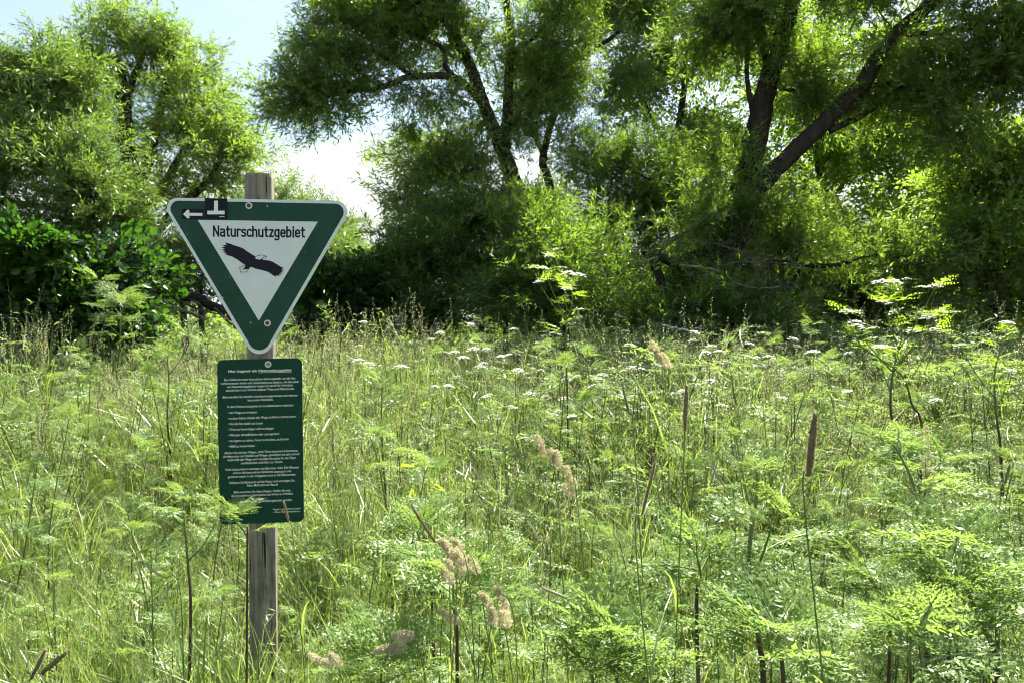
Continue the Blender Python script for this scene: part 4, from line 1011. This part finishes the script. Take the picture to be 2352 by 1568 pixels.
cnt.append(mass('feathery_herbs', [herb_clump(gm) for _ in range(6)], [(650, 1.5, 4.5), (1400, 4.5, 9), (1600, 9, 18)], [M['herb'], M['stemgreen'], M['stemdark']], 'low feathery green leaves growing between the grasses', 'herbs', 1.0, .1, cond=right_herb))
def stalks(g, n=3):
    mb = MB()
    for _ in range(n):
        x, y = g.normal(0, .09, 2); h = .75 + .45 * g.random(); l = g.normal(0, .10, 2)
        q = smooth_path([[x, y, 0], [x + l[0] * .4, y + l[1] * .4, h * .55], [x + l[0], y + l[1], h]], 7)
        tube(mb, q, np.linspace(.0042, .0022, 7), 5, 0, np.linspace(0, .8, 7) * g.random(), cap=False)
        for k in range(3):
            a = g.random() * 6.28; d = np.array([math.cos(a), math.sin(a), .7]) * h * .12
            tube(mb, smooth_path([q[4 + k % 3], q[4 + k % 3] + d * .6, q[4 + k % 3] + d], 4), np.linspace(.0018, .001, 4), 3, 0, .7, cap=False)
            for m in range(5): narrow_leaf(mb, q[4 + k % 3] + d * (.4 + .15 * m), g.normal(0, 1, 3) + [0, 0, .3], .05, .012, g.random() * 6, 1, g.random())
    return mb
cnt.append(mass('bare_stalks', [stalks(gm) for _ in range(5)], [(260, 1.9, 4.5), (480, 4.5, 9)], [M['stemdark'], M['herb']], 'thin dark upright stalks standing in the grass', 'stalks', .82, .08))
cnt.append(mass('leafy_herbs', [leafy_clump(gm) for _ in range(5)], [(420, 1.8, 5), (800, 5, 9), (1900, 9, 19)], [M['weed'], M['stemdark']], 'leafy upright weeds thickening towards the tree line', 'herbs', .70, .12))

# ------------------------------------------------------------------ individual meadow plants
FRC = [frond(gm, 5, 3, 1.0, 0, .32).mesh('leaf', [M['bright'], M['stemgreen']]) for _ in range(3)]
FR = [frond(gm, 9, 6, 1.0).mesh('leaf', [M['herb'], M['stemgreen']]) for _ in range(4)]
def umbel_mesh(g, r=.05, n=13, dots=7, green=False):
    mb = MB()
    for k in range(n):
        a = k * 2.4; rr = r * math.sqrt((k + .5) / n); e = np.array([rr * math.cos(a), rr * math.sin(a), +.035 - .42 * rr * rr / r + g.normal(0, .002)])
        tube(mb, smooth_path([[0, 0, 0], e * [.6, .6, .6], e - [0, 0, .003]], 4), np.linspace(.0011, .0007, 4), 3, 1, .6, cap=False)
        for m in range(dots):
            b2 = m * 2.4 + g.random(); q = r * .21 * math.sqrt((m + .3) / dots)
            c = e + np.array([q * math.cos(b2), q * math.sin(b2), .002 - q * .25 + g.normal(0, .0012)])
            s = r * .085 * (.8 + .4 * g.random()); ph = g.random() * 6
            v = [c + [0, 0, s * .5]] + [c + np.array([math.cos(ph + i * 1.257) * s, math.sin(ph + i * 1.257) * s, g.normal(0, s * .2)]) for i in range(5)]
            mb.add(v, [[0, 1 + i, 1 + (i + 1) % 5] for i in range(5)], 0, g.random())
    return mb.mesh('flower_head', [M['petal'], M['stemgreen']])
UMB = [umbel_mesh(gm, .055, 14, 8) for _ in range(4)]
UMBS = [umbel_mesh(gm, .028, 9, 6) for _ in range(2)]
def stem_mesh(path, r0, r1, green_from=.55, sides=7):
    n = len(path); tint = sm(green_from - .25, green_from + .2, np.linspace(0, 1, n))
    mb = MB(); tube(mb, path, np.linspace(r0, r1, n), sides, 0, tint); return mb.mesh('stem', [M['stemdark']], True)
COARSE = [False]
def leaf_at(parent, p, yaw, size, pitch, g, roll=None):
    lst = FRC if COARSE[0] else FR
    o = bpy.data.objects.new('leaf', lst[int(g.integers(0, len(lst)))]); COL.objects.link(o); o.parent = parent
    o.location = tuple(float(a) for a in p); o.rotation_euler = (g.normal(0, .25) if roll is None else roll, -pitch, yaw); o.scale = (size,) * 3
    return o
def umbel_at(parent, p, g, size=1.0, small=False):
    L = UMBS if small else UMB
    o = bpy.data.objects.new('flower_head', L[int(g.integers(0, len(L)))]); COL.objects.link(o); o.parent = parent
    o.location = tuple(float(a) for a in p); o.rotation_euler = (g.normal(0, .15), g.normal(0, .15), g.random() * 6.28); o.scale = (size,) * 3
def chervil(label, base, path, g, r0=.006, leaves=6, lsize=(.34, .12), group='tall feathery plants in the meadow', flower=0, top=True, fl_size=1.0, name='feathery_plant', side=0):
    """path: world points of the stem, from the ground up."""
    root = thing(name, label, 'plant', base, 0, group)
    q = smooth_path(np.asarray(path) - base, 18); L = np.linalg.norm(np.diff(q, axis=0), axis=1).sum()
    link('stem', stem_mesh(q, r0, r0 * .4), root)
    for k in range(leaves):
        t = .52 + .46 * (k + .3 * g.random()) / leaves; p = q[min(17, int(t * 17.5))]
        s = (lsize[0] * (1 - t) / .48 + lsize[1] * (t - .52) / .48) * (.8 + .4 * g.random())
        leaf_at(root, p, k * 2.4 + g.normal(0, .4), s, g.uniform(.15, .75) - .3 * (1 - t), g)
    if top:
        for k in range(7):
            leaf_at(root, q[-1 - k % 2], k * 1.6 + g.random(), lsize[1] * (.7 + .6 * g.random()), g.uniform(.3, 1.1), g)
    for k in range(side):
        i = int(17 * g.uniform(.5, .85)); a = g.random() * 6.28; l = L * g.uniform(.14, .24)
        e = q[i] + np.array([math.cos(a) * l * .6, math.sin(a) * l * .6, l * .8])
        sp = smooth_path([q[i], (q[i] + e) / 2 + [0, 0, -.02], e], 7)
        link('side_stem', stem_mesh(sp, r0 * .5, r0 * .25, .1), root)
        for m in range(4): leaf_at(root, sp[-1 if m else 3], g.random() * 6.28, lsize[1] * (.8 + .5 * g.random()), g.uniform(.1, .9), g)
        if flower: umbel_at(root, sp[-1], g, .8 * fl_size)
    for k in range(flower):
        a = g.random() * 6.28; l = .05 + .06 * g.random()
        umbel_at(root, q[-1] + np.array([math.cos(a) * l * (k > 0), math.sin(a) * l * (k > 0), .03 + .03 * g.random()]), g, fl_size, k > 1)
    return root
def ground_under(p):
    q = np.array(p, float); q[2] = float(gz(q[0], q[1])); return q
gp2 = np.random.default_rng(77)
def tall(label, pts, Y, r0, leaves, lsize, flower=0, side=0, fl=1.0, top=True):
    w3 = [D(x, y, Y + dy) for x, y, dy in pts]; b = ground_under(w3[0] + np.array([gp2.normal(0, .04), 0, 0]))
    return chervil(label, b, [b] + w3, gp2, r0, leaves, lsize, flower=flower, side=side, fl_size=fl, top=top)
COARSE[0] = True
tall('tall bright green plant with white flower clusters, highest of all, against the dark right-hand trees', [(2055, 1030, 0), (2045, 930, 0), (2052, 850, 0), (2072, 760, .03), (2050, 672, .05)], 4.4, .009, 8, (.17, .13), 3, 5, 1.0)
tall('second slanting stem of bright leaves crossing the tallest plant by the dark trees', [(2118, 1000, .1), (2095, 930, .1), (2070, 860, .1), (1985, 800, .1), (1965, 770, .1)], 4.3, .008, 7, (.16, .12), 2, 3, .9)
tall('tall dark-stemmed flowering plant in the middle in front of the light-leaved scrub', [(1305, 1050, 0), (1303, 900, 0), (1300, 760, .02), (1315, 690, .03), (1306, 650, .05)], 5.2, .008, 8, (.17, .13), 2, 4, .9)
tall('leafy tall plant with dark stem at the right edge', [(2300, 1060, 0), (2288, 950, 0), (2285, 850, 0), (2312, 770, .02)], 4.0, .008, 8, (.17, .11), 1, 3, .7)
COARSE[0] = False
tall('thick reddish-brown stem with a leafy green top, close by at lower right', [(1755, 1568, 0), (1725, 1380, .02), (1722, 1250, .03), (1738, 1140, .05), (1738, 1080, .05)], 2.15, .010, 4, (.30, .10), 0, 2)
tall('dark stem with leaves forking left of the notice board', [(392, 1060, 0), (384, 960, 0), (388, 880, 0), (384, 820, .02)], 4.8, .008, 7, (.26, .16), 0, 2)
tall('tall leafy plant in front of the dark broad-leaved bush', [(268, 900, 0), (275, 800, 0), (278, 730, 0), (284, 700, .02)], 6.5, .008, 7, (.28, .20), 0, 3)
tall('thin dark stem with a ragged green top left of the post foot', [(438, 1420, 0), (432, 1300, .02), (424, 1200, .03), (420, 1140, .05)], 2.45, .006, 3, (.18, .08), 0, 1)
tall('straight stem with feathery leaves right of the notice board', [(886, 1180, 0), (880, 1060, 0), (876, 960, 0), (878, 880, .02)], 4.0, .008, 6, (.30, .16))
tall('leaning dark-red stem right of the notice board', [(906, 1300, .0), (890, 1180, .0), (868, 1060, 0), (850, 1000, 0)], 3.6, .007, 5, (.26, .15))
tall('dark-red stem with broad feathery leaves near the right edge', [(2128, 1390, 0), (2110, 1240, 0), (2100, 1120, .02), (2060, 1030, .05)], 2.7, .009, 5, (.32, .18))
tall('second dark-red stem near the right edge, leaning right at the top', [(2132, 1340, .1), (2125, 1180, .1), (2128, 1100, .1), (2160, 1060, .15)], 2.9, .007, 6, (.32, .16))
tall('green-brown stem slanting through big feathery leaves at the lower right corner', [(2290, 1568, 0), (2260, 1440, .05), (2210, 1330, .1), (2190, 1270, .1)], 2.0, .010, 5, (.36, .22))
tall('short feathery plant overlapping the lower edge of the notice board', [(568, 1270, 0), (566, 1230, 0), (545, 1200, 0), (530, 1180, 0)], 2.28, .004, 4, (.13, .085))
tall('bright feathery plant low at the bottom right with spreading leaves', [(1800, 1568, 0), (1780, 1500, .02), (1790, 1450, .04)], 1.75, .007, 7, (.26, .20))
tall('broad feathery plant low at the bottom beside the reddish-brown stem', [(1420, 1590, 0), (1400, 1540, .02), (1410, 1500, .04)], 1.9, .007, 7, (.28, .22))
tall('feathery plant with flat pale leaves in the lower right middle', [(1600, 1400, 0), (1610, 1330, .02), (1600, 1270, .04)], 2.3, .007, 7, (.26, .20))
for k in range(9):
    Y = gp2.uniform(1.75, 2.9); px = gp2.uniform(1330, 2350) if k % 4 else gp2.uniform(760, 1300)
    y0 = 747 + (1.6 - gp2.uniform(.72, .92)) / Y * FPX
    tall(('broad feathery plant spreading low ' + ('at the bottom right, ', 'close to the camera, ')[k % 2] + ('beneath the dark-red stems', 'beside the seed heads', 'under the large brown spike', 'between grass blades')[k % 4]),
         [(px + 8, y0 + 150, .02), (px, y0 + 60, .02), (px + gp2.normal(0, 20), y0, .04)], Y, .006, 6, (.24, .18))
# the many: built from a few kinds, copied
kinds = []
for k in range(6):
    h = (1.1, 1.3, .95, 1.4, 1.2, .9)[k]
    pts = np.array([[0, 0, 0], [gp2.normal(0, .03), gp2.normal(0, .03), h * .5], [gp2.normal(0, .08), gp2.normal(0, .08), h]])
    kinds.append((chervil('feathery green meadow plant with a dark stem rising from the grass', np.zeros(3), pts, gp2, .0065, 7, (.22, .12), side=1 if k % 2 else 0, flower=0), h))
def place(x, Y):
    px = 1176 + x / Y * FPX
    a = ('close by' if Y < 4 else 'half way back' if Y < 7.5 else 'far back')
    b2 = ('left of the sign' if px < 400 else 'behind the sign' if px < 720 else 'just right of the sign' if px < 1150 else
          'before the middle scrub' if px < 1500 else 'before the leaning willow' if px < 1900 else 'near the right edge')
    return a + ', ' + b2
def far_from_marks(x, Y):
    px = 1176 + x / Y * FPX
    return not (480 < px < 720 and Y < 3.2)
used, nplant = [False] * 6, 0
while nplant < 190:
    Y = 2.3 + 8.0 * gp2.random() ** 1.2; x = gp2.uniform(-.78, .78) * Y
    if not far_from_marks(x, Y) or gp2.random() > float(right_herb(x, Y)) * .7 + .35 * (x < -.35 * Y): continue
    k = int(gp2.integers(0, 6)); root, h = kinds[k]; sc = (.60 + .40 * float(sm(2.2, 5.5, Y))) * gp2.uniform(.85, 1.2)
    loc = (x, Y, float(gz(x, Y)))
    if not used[k]:
        used[k] = True; root.location = loc; root.scale = (sc,) * 3; root.rotation_euler = (0, 0, gp2.random() * 6.28)
    else:
        root = dup(root, loc, gp2.random() * 6.28, sc, None, (gp2.normal(0, .08), gp2.normal(0, .08)))
    root['label'] = 'low feathery plant on a dark stem ' + place(x, Y)
    nplant += 1

# white umbel flowers
ukinds = []
for k in range(5):
    r = thing('white_flower', 'flat white umbel flower on a thin stem in the sunny middle of the meadow', 'flower', (0, 0, 0), 0, 'white umbel flowers in the meadow')
    h = 1.0 + .06 * k; q = smooth_path([[0, 0, 0], [gm.normal(0, .02), gm.normal(0, .02), h * .6], [gm.normal(0, .05), gm.normal(0, .05), h]], 9)
    link('stem', stem_mesh(q, .003, .002, .3, 4), r); umbel_at(r, q[-1], gm, .68 + .35 * gm.random())
    if k % 2:
        e = q[6] + np.array([.05, .04, .22]) * (1 if k == 1 else -1) * [1, 1, 1 if k == 1 else -1]
        link('side_stem', stem_mesh(smooth_path([q[5], (q[5] + e) / 2 + [.01, 0, 0], e], 5), .002, .0015, .2, 4), r); umbel_at(r, e, gm, .55)
    ukinds.append(r)
uu, nu = [False] * 5, 0
while nu < 200:
    Y = 5.2 + 8.4 * gp2.random() ** 1.2; px = gp2.normal(1500, 330) if gp2.random() < .75 else gp2.uniform(900, 2200)
    if not 760 < px < 2200: continue
    x = (px - 1176) / FPX * Y; k = int(gp2.integers(0, 5)); sc = float(height(Y)) / 1.24 * gp2.uniform(1.0, 1.22)
    loc = (x, Y, float(gz(x, Y)))
    if not uu[k]:
        uu[k] = True; ukinds[k].location = loc; ukinds[k].scale = (sc,) * 3
    r = dup(ukinds[k], loc, gp2.random() * 6.28, sc, None, (gp2.normal(0, .06), gp2.normal(0, .06))) if uu[k] == 2 else ukinds[k]
    uu[k] = 2; r['label'] = 'flat white umbel flower ' + ('with a side flower ' if k % 2 else '') + place(x, Y)
    nu += 1

# timothy-like spikes
def spike_mesh(g, L, r, pale=False):
    mb = MB(); n = 12; t = np.linspace(0, 1, n)
    prof = r * np.clip(np.sin(np.pi * (t * .9 + .07)) ** .45, .12, 1)
    tube(mb, np.c_[g.normal(0, r * .06, n), g.normal(0, r * .06, n), t * L], prof * .70, 8, 0, t, .10, seed=int(g.integers(0, 999)))
    m = int(1500 * L / .12)
    tt = g.random(m); a = g.random(m) * 6.28; rr = np.interp(tt, t, prof)
    c = np.c_[np.cos(a) * rr * .75, np.sin(a) * rr * .75, tt * L]; d = np.c_[np.cos(a), np.sin(a), np.full(m, .9)] * (r * .6)
    s = np.c_[-np.sin(a), np.cos(a), np.zeros(m)] * (r * .08)
    v = np.stack([c - s, c + s, c + d], 1).reshape(-1, 3); k = np.arange(m) * 3
    mb.add(v, np.stack([k, k + 1, k + 2], 1), 0, np.repeat(g.random(m), 3))
    return mb.mesh('spike', [M['spikepale' if pale else 'spike']], True)
def spike_grass(label, base, tip0, L, r, tilt, g, pale=False, group='grass stems with cylindrical spikes'):
    """base on the ground, tip0: foot of the spike; tilt: direction of the spike."""
    root = thing('spike_grass', label, 'grass stem', base, 0, group)
    e = np.asarray(tip0) - base; d = np.asarray(tilt, float); d /= np.linalg.norm(d)
    q = smooth_path([[0, 0, 0], e * [.3, .3, .45], e - d * .06, e], 12)
    mb = MB(); tube(mb, q, np.linspace(.0022, .0012, 12), 5, 0, .3); mb.build('stem', M['stemgreen'], root, True)
    o = link('spike', spike_mesh(g, L, r, pale), root)
    o.location = tuple(float(v) for v in e); o.rotation_mode = 'QUATERNION'; o.rotation_quaternion = Vector(d).to_track_quat('Z', 'Y')
    bb = MB(); blade(bb, g, q[5], .22, .6, g.random() * 6.28, .006); bb.build('leaf', M['grass'], root)
    return root
def spike_px(label, x0, y0, x1, y1, Y, r, pale=False, lean=0.0):
    a, bb = D(x0, y0, Y), D(x1, y1, Y + lean); L = np.linalg.norm(bb - a)
    base = ground_under(a + np.array([gp2.normal(.06, .05), gp2.normal(.05, .04), 0]))
    return spike_grass(label, base, a, L, r, bb - a, gp2, pale)
spike_px('large dark brown cylindrical grass spike close by at right', 1857, 1092, 1872, 950, 1.25, .0078)
spike_px('brown upright grass spike close by in the right middle', 1573, 990, 1577, 884, 1.75, .0062)
spike_px('brown grass spike leaning left just right of the middle', 1445, 950, 1430, 888, 2.2, .0050)
spike_px('short leaning brown grass spike below the middle right', 1475, 1180, 1505, 1060, 1.6, .0045)
spike_px('green-brown spike leaning left right of the post', 1000, 1245, 945, 1160, 1.75, .0048)
spike_px('brown spike crossing the lower right corner of the notice board', 663, 1195, 652, 1150, 2.2, .0045)
spike_px('white silky drooping grass spike below the middle', 1300, 1372, 1245, 1348, 1.75, .0055, True)
spike_px('long thin white leaning spike in the lower middle', 1240, 1240, 1212, 1195, 2.1, .0038, True)
spike_px('thin dark spike at the lower left corner', 70, 1560, 105, 1490, 1.7, .006)
spike_px('brown curved spike at the lower left corner behind the thin dark one', 95, 1545, 150, 1500, 1.8, .006)
spike_px('short pale brown spike among the stems at lower right', 1868, 1350, 1880, 1322, 2.0, .004, True)
spike_px('white upright spike before the right-hand stems', 1632, 1110, 1648, 1060, 2.4, .005, True)
spike_px('white leaning spike in the right middle', 1665, 1120, 1632, 1065, 2.3, .005, True)
spike_px('dark spike near the right edge', 2308, 1110, 2320, 1065, 2.3, .0055)
spike_px('thin spike left of the post foot, bent left', 375, 1325, 330, 1295, 2.2, .0042, True)
skinds = []
for k in range(5):
    h = .95 + .05 * k; tl = np.array([gp2.normal(0, .25), gp2.normal(0, .25), 1.0])
    skinds.append(spike_grass('slender pale grass spike standing above the sward', np.zeros(3), np.array([gp2.normal(0, .1), gp2.normal(0, .1), h]), .06 + .01 * k, .0034, tl, gp2, True, 'slender pale grass spikes above the sward'))
su_, nsg = [False] * 5, 0
while nsg < 150:
    Y = 2.6 + 10.5 * gp2.random(); x = gp2.uniform(-.75, .75) * Y
    if not far_from_marks(x, Y): continue
    k = int(gp2.integers(0, 5)); sc = float(height(Y)) / 1.24 * gp2.uniform(1.0, 1.3); loc = (x, Y, float(gz(x, Y)))
    if not su_[k]: su_[k] = True; skinds[k].location = loc; skinds[k].scale = (sc,) * 3
    r = dup(skinds[k], loc, gp2.random() * 6.28, sc, None, (gp2.normal(0, .1), gp2.normal(0, .1))) if su_[k] == 2 else skinds[k]
    su_[k] = 2; r['label'] = 'slender pale grass spike ' + place(x, Y)
    nsg += 1

# cocksfoot seed heads
def cluster_mesh(g, L, r):
    mb = MB(); m = int(420 * (L / .04))
    for i in range(m):
        t = g.random(); rr = r * math.sin(math.pi * min(.95, .12 + t * .85)) ** .7; a = g.random() * 6.28
        c = np.array([math.cos(a) * rr * math.sqrt(g.random()), math.sin(a) * rr * math.sqrt(g.random()), t * L])
        d = np.array([math.cos(a), math.sin(a), .9]) + g.normal(0, .35, 3)
        narrow_leaf(mb, c, d, .0075 * (.6 + .7 * g.random()), .0026, g.random() * 6.28, 0, g.random())
    return mb.mesh('seed_cluster', [M['tan']])
CL = [cluster_mesh(gm, .048, .0105), cluster_mesh(gm, .038, .0095), cluster_mesh(gm, .030, .0078)]
def cocksfoot(label, x0, y0, x1, y1, Y, n=4, s=1.0):
    a, bb = D(x0, y0, Y), D(x1, y1, Y)
    base = ground_under(a + np.array([(a - bb)[0] * 1.2 + gp2.normal(0, .04), gp2.normal(.04, .03), 0]))
    root = thing('cocksfoot_grass', label, 'grass stem', base, 0, 'cocksfoot grass stems with clustered seed heads')
    q = smooth_path([np.zeros(3), (a - base) * [.35, .35, .5], a - base, bb - base], 16)
    mb = MB(); tube(mb, q, np.linspace(.0022, .001, 16), 5, 0, .4); mb.build('stem', M['stemgreen'], root, True)
    ax = (bb - a); L = np.linalg.norm(ax); ax /= L
    for k in range(n):
        t = k / max(1, n - 1); o = bpy.data.objects.new('seed_cluster', CL[min(2, k % 3)]); COL.objects.link(o); o.parent = root
        sd = gp2.normal(0, 1, 3); sd -= ax * np.dot(sd, ax); sd /= np.linalg.norm(sd)
        o.location = tuple((a - base + ax * L * t * .8 + sd * .010 * (1 - t)).astype(float)); dd = ax + sd * .35 * (1 - t)
        o.rotation_mode = 'QUATERNION'; o.rotation_quaternion = Vector(dd).to_track_quat('Z', 'Y'); o.scale = (s * (1.15 - .3 * t),) * 3
    return root
cocksfoot('large pale tan seed head right of the post, leaning left', 1075, 1310, 1020, 1248, 1.75, 5, 1.0)
cocksfoot('tan seed head close behind the large pale one right of the post', 1098, 1322, 1040, 1240, 1.85, 5, .9)
cocksfoot('pale tan seed head in the middle of the meadow, upright', 1275, 1085, 1240, 1015, 2.0, 4, 1.0)
cocksfoot('narrow tan seed head low in the middle, leaning left', 1160, 1445, 1105, 1365, 1.75, 5, .85)
cocksfoot('narrow tan seed head beside the low leaning one', 1182, 1430, 1140, 1350, 1.8, 5, .8)
cocksfoot('tan seed head bent flat near the bottom right of the post', 955, 1468, 880, 1490, 1.85, 4, 1.0)
cocksfoot('small tan seed head near the bottom edge below the post', 780, 1540, 725, 1510, 1.8, 4, .8)
cocksfoot('pale seed head glowing before the white umbels', 1535, 845, 1505, 800, 3.0, 4, 1.3)
cocksfoot('short tan seed head hanging left of the thin stem right of the post', 1060, 1425, 1010, 1405, 1.9, 3, .8)
cocksfoot('tan seed head on a thick stem in the lower middle', 1050, 1340, 1035, 1300, 1.7, 2, .8)
cocksfoot('tan seed head in the right middle among pale spikes', 1325, 1140, 1305, 1085, 2.2, 4, .9)

# pale feather-grass plume near the right edge
cocksfoot('shimmering white plume of grass before the tallest plant stems', 2125, 1130, 2128, 960, 2.9, 8, .9)

# big heart-shaped leaves in the middle
b = ground_under(D(960, 1040, 4.4))
root = thing('broad_leaved_plant', 'plant with large smooth bright green leaves amid the grass right of the sign', 'plant', b)
mst = MB(); tube(mst, smooth_path([[0, 0, 0], [.02, 0, .4], [.05, .02, .8]], 8), np.linspace(.008, .004, 8), 6); mst.build('stem', M['stemgreen'], root, True)
bl = MB(); broad_leaf(bl, np.zeros(3), np.array([1, 0, .05]), 1, .95, .1, 0, .8); blm = bl.mesh('leaf', [M['bright']])
for k in range(11):
    t = .55 + .45 * k / 10; a = k * 2.4
    o = link('leaf', blm, root); o.location = (.05 * t + .05 * math.cos(a), .02 * t + .05 * math.sin(a), .8 * t + .02 * (k % 3)); o.rotation_euler = (gm.normal(0, .35), gm.uniform(-.5, .25), a); o.scale = (.10 + .04 * gm.random(),) * 3

print('SPRAYS', NSPRAY, 'MEADOW', cnt, 'OBJ', len(bpy.data.objects))
